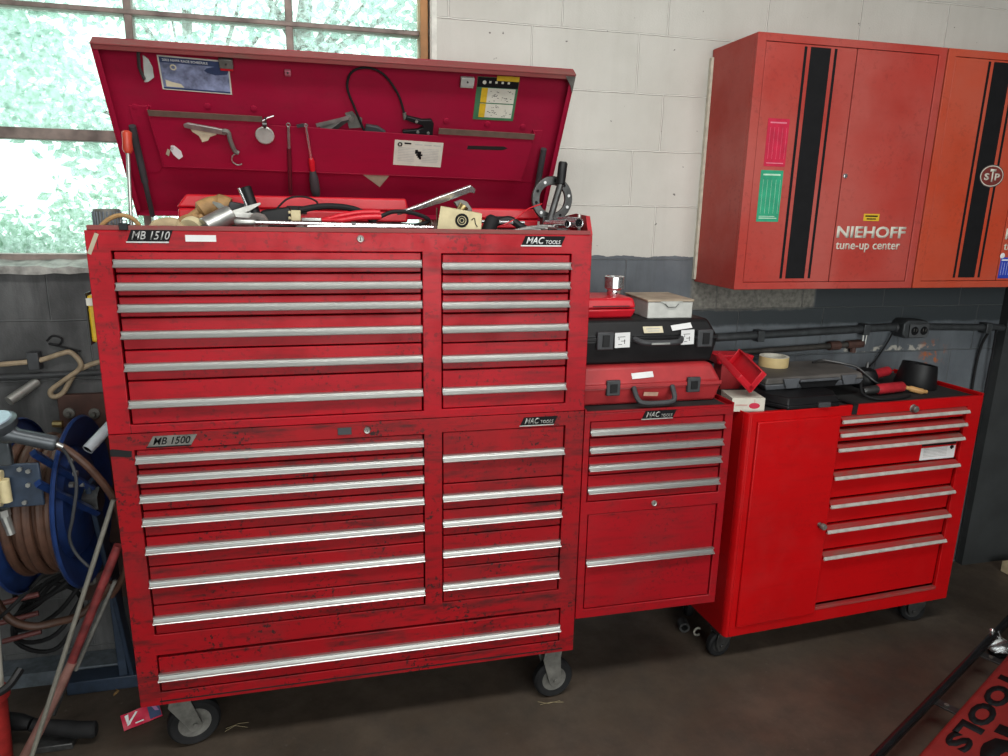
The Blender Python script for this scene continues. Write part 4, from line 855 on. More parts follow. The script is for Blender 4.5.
# small red case, tin, socket
t = thing('small_case', 'small bright red plastic case on top of the black case', 'tool case', (.90, -.33, 1.354))
b = MB(); b.hexa([(.800, -.405, 1.354), (.982, -.405, 1.354), (.982, -.24, 1.354), (.800, -.24, 1.354), (.792, -.418, 1.386), (.992, -.418, 1.386), (.992, -.23, 1.386), (.792, -.23, 1.386)]); b.build('case_base', REDP, t, bev=.008, seg=3)
b = MB(); b.hexa([(.792, -.418, 1.388), (.992, -.418, 1.388), (.992, -.23, 1.388), (.792, -.23, 1.388), (.798, -.402, 1.422), (.986, -.402, 1.422), (.986, -.24, 1.422), (.798, -.24, 1.422)]); b.build('case_lid', REDP, t, bev=.010, seg=3)
b = MB(); b.box(.835, .965, -.4215, -.419, 1.394, 1.398); b.build('dark_groove', plain('dark_maroon', (.10, .01, .015), .7), t)  # narrow dark maroon strip along the lid's front
t = thing('impact_socket', 'large chrome socket standing on the small red case', 'socket', (.942, -.33, 1.422))
b = MB(); b.lathe([(0, 0), (.022, 0), (.023, .003), (.023, .018), (.034, .026), (.034, .064), (.031, .066), (.029, .064), (.028, .040), (0, .040)], (.942, -.33, 1.422), (0, 0, 1), 32); b.build('socket_wall', CHROME, t)
b = MB(); b.cyl((.942, -.3535, 1.431), (.942, -.3525, 1.431), .0035); b.build('detent_hole', INK, t)
t = thing('metal_tin', 'grey metal tin with a rusty hinged lid beside the small red case', 'tin', (1.11, -.32, 1.354))
G = Matrix.Translation((1.095, -.335, 1.354)) @ Matrix.Rotation(-.03, 4, 'Z')
b = MB(G); b.box(-.065, .098, -.095, .11, 0, .056); b.build('tin_box', TIN, t, bev=.003)
b = MB(G); b.box(-.068, .101, -.098, .113, .056, .064); b.build('tin_lid', TINR, t, bev=.002)
b = MB(G); b.prism([(-.022, .058), (.058, .058), (.045, .050), (.034, .038), (.004, .038), (-.008, .050)], -.100, -.0955, 1); b.build('tin_clasp', ZINC, t)
b = MB(G); b.tube([(-.006, -.101, .050), (.006, -.102, .039), (.032, -.102, .039), (.043, -.101, .050)], .0012, 6); b.build('clasp_wire', DSTEEL, t)

# ------------------------------------------------------------------ on the red cart (mat top z = 1.0135)
CT = 1.0138
t = thing('parts_box', 'small white cardboard box with a red mark on the cart\'s left corner', 'box', (1.43, -.38, CT))
b = MB(); b.hexa([(1.372, -.440, CT), (1.490, -.462, CT), (1.512, -.345, CT), (1.394, -.325, CT), (1.372, -.440, CT+.050), (1.490, -.462, CT+.050), (1.512, -.345, CT+.050), (1.394, -.325, CT+.050)]); b.build('carton', OFFW, t, bev=.001)
pf = frame((1.372, -.440, CT), (1.490-1.372, -.022, 0), (0, 0, 1)) @ Matrix.Translation((0, 0, .0006))
b = MB(pf); vs = [b.v(.082+.020*math.cos(k*PI/10), .022+.011*math.sin(k*PI/10), 0) for k in range(20)]; b.f(vs); b.build('red_mark', CRIM, t, smooth=0)
b = MB(pf); b.box(.012, .056, .022, .027, 0, .0004); b.box(.080, .083, .034, .046, 0, .0004); b.build('faint_print', plain('pink_faint', (.55, .34, .30), .7), t)
# open hinged red case: two troughs spread like a V, sloping down to the front
t = thing('open_red_case', 'open red plastic case spread like a V over the white box', 'tool case', (1.46, -.38, 1.064))
fr = Vector((1.436, -.450, 1.080)); bk_ = Vector((1.466, -.245, 1.120)); dv = bk_-fr; ln = dv.length
VF = frame(fr, (0, 0, 1), dv); VF = frame(fr, dv.cross(Vector((0, 0, 1))), dv)      # x to the right, y to the back, z up
for sgn, nm, tilt in ((1, 'case_base', 1.02), (-1, 'case_lid', .74)):
    G = VF @ Matrix.Rotation(-sgn*tilt, 4, 'Y') if sgn > 0 else VF @ Matrix.Rotation(tilt, 4, 'Y')
    wd = .088 if sgn > 0 else .084; b = MB(G); a, c = (0.004, wd) if sgn > 0 else (-wd, -.004)
    b.box(a, c, 0, ln, 0, .004); b.box(a, c, 0, .004, .004, .024); b.box(a, c, ln-.004, ln, .004, .024)
    o = a if sgn > 0 else c-.004; i_ = c-.004 if sgn > 0 else a
    b.box(i_, i_+.004, .004, ln-.004, .004, .024)
    b.build(nm, REDP, t, bev=.002)
b = MB(VF); b.tube([(0, .01, .002), (0, ln-.01, .002)], .004, 8); b.build('case_hinge', REDP, t)
t = thing('red_tray', 'red plastic tray standing behind the open red case', 'tray', (1.55, -.11, CT))
b = MB(); b.hexa([(1.475, -.150, 1.118), (1.625, -.150, 1.118), (1.620, -.075, 1.118), (1.480, -.075, 1.118), (1.462, -.160, 1.160), (1.632, -.160, 1.152), (1.628, -.065, 1.152), (1.466, -.065, 1.160)]); b.build('tray_shell', REDP, t, bev=.006)
b = MB(); b.box(1.50, 1.60, -.14, -.08, CT, 1.118); b.build('tray_foot', REDO, t)
# black octagonal case and grey case on it
t = thing('black_case', 'low black plastic case under the grey case on the cart', 'tool case', (1.70, -.34, CT))
P = [(1.522, -.395), (1.572, -.482), (1.800, -.466), (1.838, -.400), (1.838, -.20), (1.545, -.20)]
b = MB(); b.prism(P, CT+.0065, CT+.022); b.build('case_base', BLK, t, bev=.004)
cx, cy = 1.69, -.33; b = MB(); b.hexa([(1.528, -.393, CT+.020), (1.80, -.458, CT+.020), (1.83, -.20, CT+.020), (1.55, -.20, CT+.020), (1.556, -.378, CT+.046), (1.80, -.420, CT+.046), (1.82, -.21, CT+.046), (1.57, -.21, CT+.046)]) if False else None
b = MB(); Q = [(cx+(x-cx)*.9, cy+(y-cy)*.88) for x, y in P]; A_ = [b.v(x, y, CT+.0225) for x, y in P]; B_ = [b.v(x, y, CT+.047) for x, y in Q]; b.f(A_[::-1]); b.f(B_)
for i in range(6): b.f([A_[i], A_[(i+1) % 6], B_[(i+1) % 6], B_[i]])
b.build('case_lid', BLK, t, bev=.004)
b = MB(); b.box(1.70, 1.75, -.481, -.470, CT+.010, CT+.028); b.build('case_latch', CHAR, t, bev=.001)
t = thing('grey_case', 'dusty grey blue plastic case on the cart with a tape roll on it', 'tool case', (1.79, -.22, 1.061))
G4 = [(1.550, -.365), (2.010, -.330), (2.055, -.085), (1.580, -.100)]
def quadslab(b, q, z0, z1, ins0=0, ins1=0):
    cx = sum(p[0] for p in q)/4; cy = sum(p[1] for p in q)/4
    def I(p, i): v = Vector((p[0]-cx, p[1]-cy)); l = v.length; v = v*(1-i/l); return (cx+v.x, cy+v.y)
    b.hexa([(*I(p, ins0), z0) for p in q]+[(*I(p, ins1), z1) for p in q])
b = MB(); quadslab(b, G4, 1.0612, 1.084, .012, 0); b.build('case_base', GREYC, t, bev=.005)
b = MB(); quadslab(b, G4, 1.0845, 1.109, 0, .012); b.build('case_lid', plain('grey_case_top', (.085, .078, .072), .6, var=.4, scale=7), t, bev=.006)
dG = (Vector((2.010, -.330))-Vector((1.550, -.365))).normalized(); GF = frame((1.550, -.365, 1.061), (dG.x, dG.y, 0), (0, 0, 1))
for u in (.075, .345):
    b = MB(GF); b.prism([(u, .044), (u+.075, .044), (u+.062, .006), (u+.016, .006)], 0, .008); b.build('case_latch', GREYC, t, bev=.002)
b = MB(GF); b.prism([(.15, .026), (.335, .026), (.320, .004), (.17, .004)], 0, .003); b.build('handle_recess', INK, t)
b = MB(GF); b.box(.15, .335, .028, .038, 0, .012); b.build('carry_handle', GREYC, t, bev=.003)
t = thing('tape_roll', 'roll of masking tape lying on the back of the grey case', 'tape', (1.715, -.165, 1.109))
b = MB(); b.lathe([(.046, 0), (.057, 0), (.057, .040), (.046, .040), (.046, 0)], (1.715, -.165, 1.1095), (0, 0, 1), 32); b.build('tape_winding', TAPEM, t, smooth=40)
b = MB(); b.lathe([(.0435, .001), (.0458, .001), (.0458, .0405), (.0435, .0405), (.0435, .001)], (1.715, -.165, 1.1095), (0, 0, 1), 32); b.build('card_core', OFFW, t)
b = MB(); b.lathe([(.0459, .0403), (.0568, .0403), (.0568, .0408), (.0459, .0408), (.0459, .0403)], (1.715, -.165, 1.1095), (0, 0, 1), 32); b.build('tape_edge', OFFW, t)
# black plastic shroud
t = thing('black_shroud', 'black plastic cone shroud with a printed label on the cart', 'shroud', (2.33, -.27, CT))
SC = (2.345, -.235, CT); b = MB(); prof = [(.080, 0), (.082, .004), (.067, .088), (.065, .099), (.059, .097), (.074, .004), (.080, 0)]
b.lathe(prof, SC, (0, 0, 1), 36)
for v in b.bm.verts:
    if v.co.z > CT+.07: v.co.z += -(v.co.x-SC[0])*.14; v.co.x += .012
b.build('shroud_wall', BLK, t, smooth=50)
b = MB(); q = [b.v(SC[0]+.065*math.cos(a)+.012, SC[1]+.065*math.sin(a), CT+.092-.14*.065*math.cos(a)) for a in [k*PI/16 for k in range(32)]]; b.f(q); b.build('shroud_top', BLK, t, smooth=0)
b = MB()
for k in range(6):
    a = -.62; r0 = .0805-.0170*((.020+.013*k)/.1); z = CT+.022+.012*k; cxx = SC[0]+(.010 if k > 4 else .001*k)
    for da in ((-.12, .10) if k % 2 else (-.12, .04)),:
        p0 = Vector((cxx+r0*math.cos(a+da[0]), SC[1]+r0*math.sin(a+da[0]), z)); p1 = Vector((cxx+r0*math.cos(a+da[1]), SC[1]+r0*math.sin(a+da[1]), z)); b.tube([p0, p1], .0022, 6)
b.build('printed_label', plain('label_olive', (.36, .34, .24), .6), t)
# hand tool and clutter
t = thing('air_tool', 'red and dark hand tool with a tan tip lying on the cart', 'hand tool', (2.14, -.33, CT))
b = MB(); b.tube([(2.000, -.345, 1.038), (2.010, -.345, 1.040), (2.075, -.335, 1.040)], [.012, .016, .0165], 14); b.build('tool_collar', DSTEEL, t)
b = MB(); b.tube([(2.070, -.336, 1.040), (2.082, -.335, 1.040), (2.205, -.316, 1.040), (2.215, -.315, 1.040)], [.017, .021, .021, .014], 18); b.build('tool_grip', REDH, t)
b = MB(); b.tube(spline([(2.212, -.316, 1.038), (2.235, -.320, 1.034), (2.270, -.345, 1.026), (2.300, -.345, 1.022)], 5), [.008]*6+[.012]*6+[.008]*4, 10); b.build('tool_tip', plain('tan_tip', (.50, .28, .10), .6), t)
t = thing('angle_drill', 'black drill body with a top knob standing behind the hand tool', 'drill', (2.12, -.20, CT))
b = MB(); b.lathe([(0, 0), (.045, 0), (.050, .010), (.048, .050), (.036, .072), (.014, .082), (0, .083)], (2.13, -.20, CT), (0, 0, 1), 22); b.build('drill_body', BLK, t)
b = MB(); b.tube([(2.13, -.20, CT+.080), (2.132, -.20, CT+.104)], [.008, .005], 10); b.build('top_knob', DSTEEL, t)
b = MB(); b.tube([(2.17, -.19, CT+.045), (2.28, -.15, CT+.050)], .020, 12); b.build('drill_handle', REDH, t)
b = MB(); b.tube([(2.09, -.21, CT+.050), (2.055, -.215, CT+.062)], [.016, .012], 12); b.build('drill_nose', REDO, t)
b = MB(); b.tube(spline([(2.03, -.30, 1.075), (2.00, -.33, 1.062), (1.985, -.36, 1.035), (2.00, -.395, 1.023), (2.06, -.41, 1.020), (2.15, -.395, 1.020), (2.20, -.37, 1.020)], 8), .0055, 8); one(b, 'black_lead', BLKR, 'black lead looping round the red hand tool', 'cable')
b = MB(); b.tube(spline([(1.90, -.16, 1.1165), (1.95, -.15, 1.122), (1.99, -.17, 1.118), (2.03, -.20, 1.112), (2.07, -.22, 1.100), (2.12, -.255, 1.055), (2.18, -.27, 1.021), (2.20, -.25, 1.020)], 8), .0045, 8); one(b, 'chain_lead', DSTEEL, 'dark chain like lead draped off the grey case', 'cable')
t = thing('webbing_strap', 'black webbing strap hanging over the cart\'s front edge', 'strap', (1.86, -.46, .985))
px_, py_ = cp(.462, .0025); qx, qy = cp(.470, -.05); b = MB(CF); b.prism([(.452, .985), (.476, .983), (.478, 1.0245), (.455, 1.0245)], .001, .003); b.box(.455, .478, 1.0215, 1.0245, -.075, .003); b.build('strap_web', BLKR, t, bev=.0005)
b = MB(CF); b.box(.435, .470, 1.0145, 1.0215, -.13, -.085); b.build('strap_buckle', DSTEEL, t, bev=.001)

# ------------------------------------------------------------------ on the back wall
t = thing('conduit_run', 'grey steel conduit running along the wall to an outlet box', 'pipe', (2.2, 0, 1.17))
b = MB(); b.tube([(1.20, .006, 1.186), (2.44, .006, 1.224)], .017, 14); b.tube([(2.56, .006, 1.222), (3.028, .006, 1.208)], .015, 14); b.build('conduit', plain('conduit_grey', (.060, .066, .070), .5, .3, var=.3), t)
for x, z in ((1.75, 1.203), (2.27, 1.219), (2.93, 1.211)):
    b = MB(); b.box(x-.016, x+.016, -.016, .030, z-.026, z+.022); b.build('conduit_strap', MATS['conduit_grey'], t, bev=.003)
b = MB(); b.tube([(2.425, .004, 1.223), (2.445, .0, 1.223)], [.018, .028], 14); b.tube([(2.575, .004, 1.221), (2.555, 0, 1.221)], [.018, .028], 14); b.build('conduit_hub', CHAR, t)
t = thing('outlet_box', 'weathered double outlet box on the conduit above the cart', 'outlet', (2.50, -.02, 1.18))
b = MB(); b.prism([(2.430, 1.200), (2.445, 1.180), (2.555, 1.180), (2.568, 1.195), (2.568, 1.240), (2.550, 1.258), (2.450, 1.262), (2.430, 1.245)], -.045, .030, 1); b.build('box_body', MATS['conduit_grey'], t, bev=.005)
b = MB(); b.box(2.458, 2.556, -.052, -.0455, 1.184, 1.244); b.build('cover_plate', plain('cover_grey', (.10, .105, .11), .5, .3), t, bev=.002)
for x in (2.484, 2.532):
    b = MB(); b.lathe([(0, .002), (.018, .002), (.019, 0), (0, 0)], (x, -.052, 1.214), (0, -1, 0), 22); o = b.build('receptacle', INK, t)
    b = MB(); b.box(x-.008, x-.005, -.0555, -.0538, 1.212, 1.224); b.box(x+.005, x+.008, -.0555, -.0538, 1.212, 1.224); b.build('slot', CAST, o)
t = thing('air_pipe', 'rusty iron air pipe with an end valve under the conduit', 'pipe', (1.9, 0, 1.12))
b = MB(); b.tube([(1.40, .004, 1.120), (2.19, .004, 1.150)], .013, 12); b.build('pipe', plain('grimy_pipe', (.05, .045, .04), .6, .2, var=.5), t)
b = MB(); b.tube([(2.10, .004, 1.147), (2.15, .004, 1.149)], .020, 10); b.tube([(2.19, .004, 1.150), (2.27, .004, 1.153)], .018, 8); b.cyl((2.225, .004, 1.115), (2.225, .004, 1.152), .012, seg=8); b.build('pipe_fitting', RUST, t)
b = MB(); b.tube([(2.262, -.005, 1.153), (2.262, -.004, 1.192)], .004, 8); b.tube([(2.275, -.006, 1.150), (2.278, -.006, 1.205)], .003, 8); b.build('valve_stem', ZINC, t)
b = MB(); b.tube(spline([(2.425, .008, 1.198), (2.41, .012, 1.155), (2.385, .014, 1.11), (2.36, .016, 1.07), (2.33, .02, 1.04)]), .0035, 8); one(b, 'hanging_cable', BLKR, 'thin black cord hanging on the wall below the outlet box', 'cable')
b = MB(); b.tube(spline([(2.945, .0, 1.190), (2.930, .012, 1.12), (2.925, .016, 1.00), (2.935, .018, .80), (2.95, .018, .40), (2.96, .015, .02)]), .006, 8); one(b, 'corner_cord', BLKR, 'black cord hanging straight down in the wall corner', 'cord')
b = MB(); b.tube(spline([(2.975, -.01, 1.200), (2.99, .0, 1.10), (3.00, .01, .90), (3.012, .012, .40), (3.012, .01, .02)]), .005, 8); one(b, 'corner_cord', BLKR, 'second black cord nearest the dark side wall', 'cord')
t = thing('air_line', 'tan air hose looped along the dark wall under the window', 'hose', (-.95, .0, 1.05))
b = MB(); b.tube(spline([(-1.35, .010, 1.155), (-1.077, .008, 1.171), (-.967, .006, 1.181), (-.897, .004, 1.202), (-.866, .004, 1.206), (-.841, .004, 1.175), (-.846, .004, 1.147), (-.90, .004, 1.108), (-.940, .004, 1.076), (-.936, .006, 1.054), (-.906, .010, 1.066), (-.862, .016, 1.130), (-.785, .018, 1.168), (-.60, .018, 1.20)], 8), .0085, 10); b.build('hose_line', RHOSE, t)
b = MB(); b.box(-.995, -.960, -.008, .030, 1.150, 1.210); b.build('hose_bracket', CHAR, t, bev=.003)
b = MB(); b.tube([(-1.5, .012, 1.118), (-.60, .012, 1.135)], .010, 10); one(b, 'wall_pipe', plain('dark_pipe', (.04, .042, .045), .6), 'thin dark pipe fixed to the wall behind the tan hose', 'pipe')
b = MB(); b.tube(spline([(-.935, .014, 1.245), (-.915, .012, 1.262), (-.89, .014, 1.252), (-.90, .016, 1.232), (-.93, .016, 1.235), (-.90, .018, 1.225), (-.84, .02, 1.205)]), .0035, 8); one(b, 'wire_loop', BLKR, 'small black wire loop on the wall above the tan hose', 'wire')
b = MB(); b.tube([(-.985, .024, 1.104), (-1.045, -.055, 1.060)], [.016, .017], 14); one(b, 'pipe_stub', ZINC, 'short zinc pipe stub sticking out of the dark wall', 'pipe')
t = thing('steel_bracket_plate', 'rusty brown steel plate with two big bolts behind the reel', 'plate', (-.80, .01, .30))
b = MB(); b.box(-.925, -.640, .004, .029, .28, 1.058); b.build('plate', RUST, t, bev=.002)
for x, z in ((-.893, .995), (-.815, .990), (-.893, .36), (-.70, .35)):
    b = MB(); b.lathe([(0, .022), (.007, .022), (.008, .008), (.018, .006), (.019, 0), (0, 0)], (x, .004, z), (0, -1, 0), 18); b.build('anchor_bolt', CAST, t)
b = MB(); b.tube([(-.945, .0, .96), (-.915, -.002, .958)], .012, 12); one(b, 'brass_coupling', MATS['brass'], 'small brass coupling left of the rusty plate', 'coupling')
# level stuck to the chest's side
t = thing('torpedo_level', 'yellow and black level stuck to the chest\'s left side', 'level', (-.63, -.50, 1.33))
b = MB(); b.box(-.634, -.6106, -.53, -.49, 1.335, 1.462); b.build('level_body', YEL, t, bev=.006)
b = MB(); b.box(-.638, -.6345, -.535, -.485, 1.328, 1.468); b.build('level_edge', CHAR, t, bev=.001); b = MB(); b.box(-.637, -.612, -.5335, -.5305, 1.435, 1.455); b.build('level_cap', OFFW, t)

# ------------------------------------------------------------------ hose reel corner
t = thing('hose_reel', 'dark blue spring hose reel with brown hose left of the cabinets', 'hose reel', (-.85, -.30, 0))
RC = Vector((-.845, -.315, .80)); RR = .262
for sgn, x in ((1, .062), (-1, -.085)):
    b = MB(); b.lathe([(RR, .004*sgn), (RR+.004, .010*sgn), (RR-.002, .016*sgn), (RR-.030, .010*sgn), (RR*.66, -.016*sgn), (RR*.60, .002*sgn), (RR*.30, .006*sgn), (.03, .010*sgn), (0, .010*sgn)], RC+Vector((x, 0, 0)), (1, 0, 0), 48); b.build('reel_flange', BLUE, t, smooth=30)
b = MB(); b.cyl(RC+Vector((-.088, 0, 0)), RC+Vector((.064, 0, 0)), .13, seg=32); b.build('reel_drum', BLUE, t)
b = MB()
for k in range(5): b.ring(RC+Vector((-.070+.028*k, 0, 0)), (1, .02*(k % 2), 0), .203-.006*(k % 2), .0135, 44, 10)
for k in range(4): b.ring(RC+Vector((-.056+.028*k, 0, 0)), (1, 0, 0), .178, .0135, 40, 10)
b.build('wound_hose', HOSE, t)
b = MB()
b.hexa([(RC.x+.085, -.148, .050), (RC.x+.100, -.148, .050), (RC.x+.100, -.10, .050), (RC.x+.085, -.10, .050), (RC.x+.085, -.345, .86), (RC.x+.100, -.345, .86), (RC.x+.100, -.28, .86), (RC.x+.085, -.28, .86)])
b.box(RC.x-.12, RC.x+.13, -.15, -.075, .0, .050); b.box(RC.x+.05, RC.x+.08, -.145, -.10, .050, .55); b.build('reel_stand', plain('blue_grey_steel', (.022, .036, .062), .5, var=.3), t, bev=.003)
for (a0, a1) in (((RC.x+.104, -.30, .82), (RC.x+.030, -.52, 1.03)), ((RC.x+.108, -.33, .76), (RC.x+.040, -.545, .95))):
    b = MB(); b.tube([a0, a1], .012, 4); b.build('guide_arm', BLUE, t)
b = MB(); b.cyl(RC+Vector((.075, 0, 0)), RC+Vector((.118, 0, 0)), .040, seg=6); b.build('axle_nut', DSTEEL, t)
gb = MB(); gb.panel(-1.06, -.800, .880, 1.005, [(-1.0, -.90, .905, .965)], -.010, 0); gb.bm.transform(frame((0, -.535, 0), (1, 0, 0), (0, 0, 1))); g_ = gb.build('hose_guide', MATS['blue_grey_steel'], t, bev=.003)
for p0, p1 in (((-.935, -.548, .982), (-.885, -.548, .982)), ((-.945, -.548, .905), (-.895, -.548, .905)), ((-.882, -.552, .970), (-.882, -.552, .905)), ((-.955, -.552, .97), (-.955, -.552, .905))):
    b = MB(); b.cyl(p0, p1, .0135, seg=18); b.build('guide_roller', IVORY, g_, bev=.001)
for x, z in ((-.845, .992), (-.825, .985), (-.83, .945), (-.845, .895)):
    b = MB(); b.cyl((x, -.537, z), (x, -.545, z), .0065, seg=6); b.build('guide_bolt', STEEL, g_)
for y, z in ((-.42, .97), (-.40, .92), (-.36, .87), (-.44, .90)):
    b = MB(); b.cyl((RC.x+.080, y, z), (RC.x+.092, y, z), .009, seg=6); b.build('bracket_bolt', STEEL, t)
b = MB(); b.tube(spline([(-.912, -.56, .952), (-.945, -.575, .930), (-.975, -.59, .88), (-.995, -.59, .80), (-1.01, -.58, .70), (-1.03, -.55, .56), (-1.02, -.50, .45)], 8), .013, 12); b.build('hose_lead', HOSE, t)
b = MB(); b.tube([(-.905, -.53, .87), (-.893, -.53, .80)], [.013, .011], 10); b.tube([(-.905, -.53, .875), (-.904, -.53, .855)], .017, 6); b.build('hose_coupling', STEEL, t)
b = MB(); b.tube(spline([(-1.06, -.32, .50), (-1.02, -.33, .425), (-.96, -.33, .392), (-.90, -.32, .392), (-.84, -.32, .405), (-.79, -.31, .435), (-.73, -.30, .50)], 8), .0125, 12); one(b, 'loose_hose', HOSE, 'loose brown hose sagging under the blue reel', 'hose')
b = MB(); b.tube(spline([(-.775, -.515, 1.052), (-.735, -.51, 1.030), (-.685, -.50, .965), (-.645, -.47, .86), (-.632, -.45, .74), (-.640, -.44, .62), (-.70, -.42, .52)], 8), .011, 10); one(b, 'red_brown_hose', HOSE, 'brown hose curving between the reel and the cabinet side', 'hose')
b = MB(); b.tube(spline([(-.738, -.548, 1.057), (-.725, -.53, 1.010), (-.715, -.53, .94), (-.735, -.53, .84), (-.755, -.52, .77), (-.745, -.51, .71), (-.715, -.50, .655)], 8), .0045, 8); one(b, 'grey_cable', CHAR, 'thin dark cable winding down before the blue flange', 'cable')
t = thing('hand_tool', 'grey hand tool with flat round head and grip above the reel', 'hand tool', (-.86, -.54, 1.005))
b = MB(); b.lathe([(0, 0), (.036, .002), (.050, .016), (.052, .034), (.044, .040), (0, .042)], (-.876, -.55, 1.104), (-.10, -.30, 1), 28); b.build('tool_head', GUN, t, smooth=40)
b = MB(); b.lathe([(.043, .0400), (.040, .0425), (0, .0430)], (-.876, -.55, 1.104), (-.10, -.30, 1), 28); b.build('head_cap', plain('blue_grey_cap', (.28, .33, .40), .25, .2), t)
b = MB(); b.tube([(-.880, -.55, 1.108), (-.852, -.55, 1.096), (-.834, -.55, 1.090), (-.750, -.55, 1.064), (-.743, -.55, 1.062)], [.030, .027, .020, .0215, .017], 18); b.build('tool_grip', GUN, t)
b = MB(); b.tube([(-.744, -.55, 1.062), (-.730, -.548, 1.052)], [.007, .006], 10); b.build('cable_gland', STEEL, t)
b = MB(); b.box(-.93, -.86, -.545, -.525, 1.005, 1.10); b.build('hanger', GUN, t, bev=.004)
t = thing('white_pipe', 'open ended white pipe slanting up against the cabinet\'s side', 'pipe', (-.70, -.33, .95))
p0, p1 = Vector((-.733, -.36, .978)), Vector((-.640, -.22, 1.075)); b = MB(); b.lathe([(.0175, .03), (.0130, 0), (.0165, 0), (.0165, (p1-p0).length), (0, (p1-p0).length)], p0, p1-p0, 22); b.build('pipe_wall', plain('bluish_white', (.50, .54, .58), .4), t)
b = MB(); b.lathe([(0, .03), (.0130, .0298), (.0130, .002)], p0, p1-p0, 22); b.build('pipe_bore', INK, t)
b = MB(); b.box(-.672, -.654, -.28, -.20, .965, 1.04); b.build('pipe_strap', CAST, t)
b = MB(); b.tube([(-.636, -.50, .868), (-.946, -.617, .006)], .0068, 10); one(b, 'grey_rod', plain('grey_rod_paint', (.20, .19, .16), .55, .2), 'long thin grey rod leaning against the cabinet\'s side', 'rod')
t = thing('jack_handle', 'scuffed red and grey jack handle leaning left of the cabinet', 'handle', (-.85, -.47, 0))
b = MB(); b.tube([(-.638, -.50, .725), (-.835, -.50, .285)], .0125, 12); b.build('red_bar', plain('scuffed_red', (.17, .025, .025), .55, var=.6, scale=22), t)
b = MB(); b.tube([(-.665, -.475, .60), (-.80, -.485, .32)], .006, 8); b.build('grey_bar', CAST, t)
b = MB(); b.tube([(-.800, -.50, .36), (-.905, -.51, .16), (-.985, -.52, .015)], [.0135, .0155, .0155], 14); b.build('lower_tube', plain('pink_grey_paint', (.24, .12, .10), .5, var=.4, scale=14), t)
t = thing('white_cylinder', 'white cylinder on a red foot at the photo\'s far left', 'cylinder', (-1.02, -.46, 0))
b = MB(); b.cyl((-1.050, -.45, .26), (-1.030, -.45, .56), .036, seg=26); b.build('white_barrel', OFFW, t, bev=.004)
b = MB(); b.cyl((-1.058, -.45, .0), (-1.050, -.45, .235), .036, .040, seg=22); b.cyl((-1.050, -.45, .235), (-1.05, -.45, .262), .050, .046, seg=22); b.build('red_foot', plain('dirty_red', (.30, .020, .018), .45, var=.3), t, bev=.003)
b = MB(); b.tube(spline([(-1.10, -.42, .27), (-1.03, -.51, .285), (-.98, -.50, .30), (-.955, -.46, .33)]), .012, 8); b.build('black_collar', BLK, t)
t = thing('padded_bar', 'black padded bar lying on the floor left of the wheel', 'bar', (-.95, -.30, 0))
b = MB(); b.tube([(-1.16, -.345, .105), (-1.02, -.375, .085), (-.985, -.385, .080)], [.028, .026, .020], 16); b.build('rear_pad', BLK, t)
b = MB(); b.tube([(-.985, -.385, .078), (-.955, -.385, .065), (-.845, -.405, .050), (-.800, -.410, .047), (-.793, -.410, .047)], [.020, .024, .026, .026, .020], 18); b.build('front_pad', BLKR, t)
b = MB(); b.tube(spline([(-.93, -.36, .085), (-.90, -.35, .15), (-.89, -.35, .18), (-.905, -.36, .165), (-.92, -.37, .12)]), .008, 8); b.build('hook', DSTEEL, t)
b = MB(); b.box(-.98, -.86, -.43, -.35, 0, .022); b.build('bar_foot', DSTEEL, t, bev=.003)
random.seed(9)
for k in range(5):
    cx = -1.0+.015*k; b = MB(); pts = [(cx+(.10+.01*k)*math.cos(a)+.01*math.sin(3*a), -.12+.07*math.sin(a), .30+.035*k+.09*math.sin(a+.6*k)) for a in [i*2*PI/28 for i in range(29)]]
    b.tube(pts, .0075, 8); one(b, 'dark_hose_loop', BLKR, 'dark hose loop in the tangle hanging behind the reel stand', 'hose', 'dark hose loops behind the reel')
for k, (z, x0) in enumerate(((.47, -1.10), (.40, -1.11), (.33, -1.12), (.26, -1.12))):
    b = MB(); b.tube([(x0, -.18, z), (x0+.11, -.16, z+.012)], .009, 10); one(b, 'red_peg', plain('dull_red_peg', (.15, .04, .036), .5), ['dull red peg uppermost of four at the far left', 'dull red peg second from the top at the far left', 'dull red peg third from the top at the far left', 'dull red peg lowest of four at the far left'][k], 'peg')
b = MB(); b.tube(spline([(-1.10, -.40, .42), (-1.02, -.40, .47), (-.95, -.36, .53), (-.90, -.32, .58)]), .006, 8); one(b, 'black_strap_cord', BLKR, 'black cord slanting across the white cylinder', 'cord')

# ------------------------------------------------------------------ on the floor
t = thing('foil_packet', 'red packet with white print lying by the left front wheel', 'packet', (-.70, -.34, 0))
G = frame((-.722, -.385, .006), (.105, .050, .0), (-.45, 1, .9)); b = MB(G); n = 8
for i in range(n):
    for j in range(4):
        def P(i, j): return (.118*i/n, .052*j/4, .004*math.sin(i*1.1)*math.sin(j*1.2+.4))
        b.f([b.v(*P(i, j)), b.v(*P(i+1, j)), b.v(*P(i+1, j+1)), b.v(*P(i, j+1))])
bmesh.ops.remove_doubles(b.bm, verts=b.bm.verts[:], dist=1e-5); r = bmesh.ops.extrude_face_region(b.bm, geom=b.bm.faces[:]); nn = G.to_3x3() @ Vector((0, 0, -.003)); bmesh.ops.translate(b.bm, vec=nn, verts=[v for v in r['geom'] if isinstance(v, bmesh.types.BMVert)])
b.build('packet_film', CRIM, t)
b = MB(G @ Matrix.Translation((0, 0, .0035))); b.prism([(.012, .010), (.020, .012), (.030, .024), (.050, .044), (.044, .046), (.028, .030), (.014, .020)], 0, .0006); b.prism([(.010, .044), (.022, .046), (.018, .018), (.012, .016)], 0, .0006); b.box(.036, .062, .008, .012, 0, .0006); b.build('packet_print', WHITE, t, smooth=0)
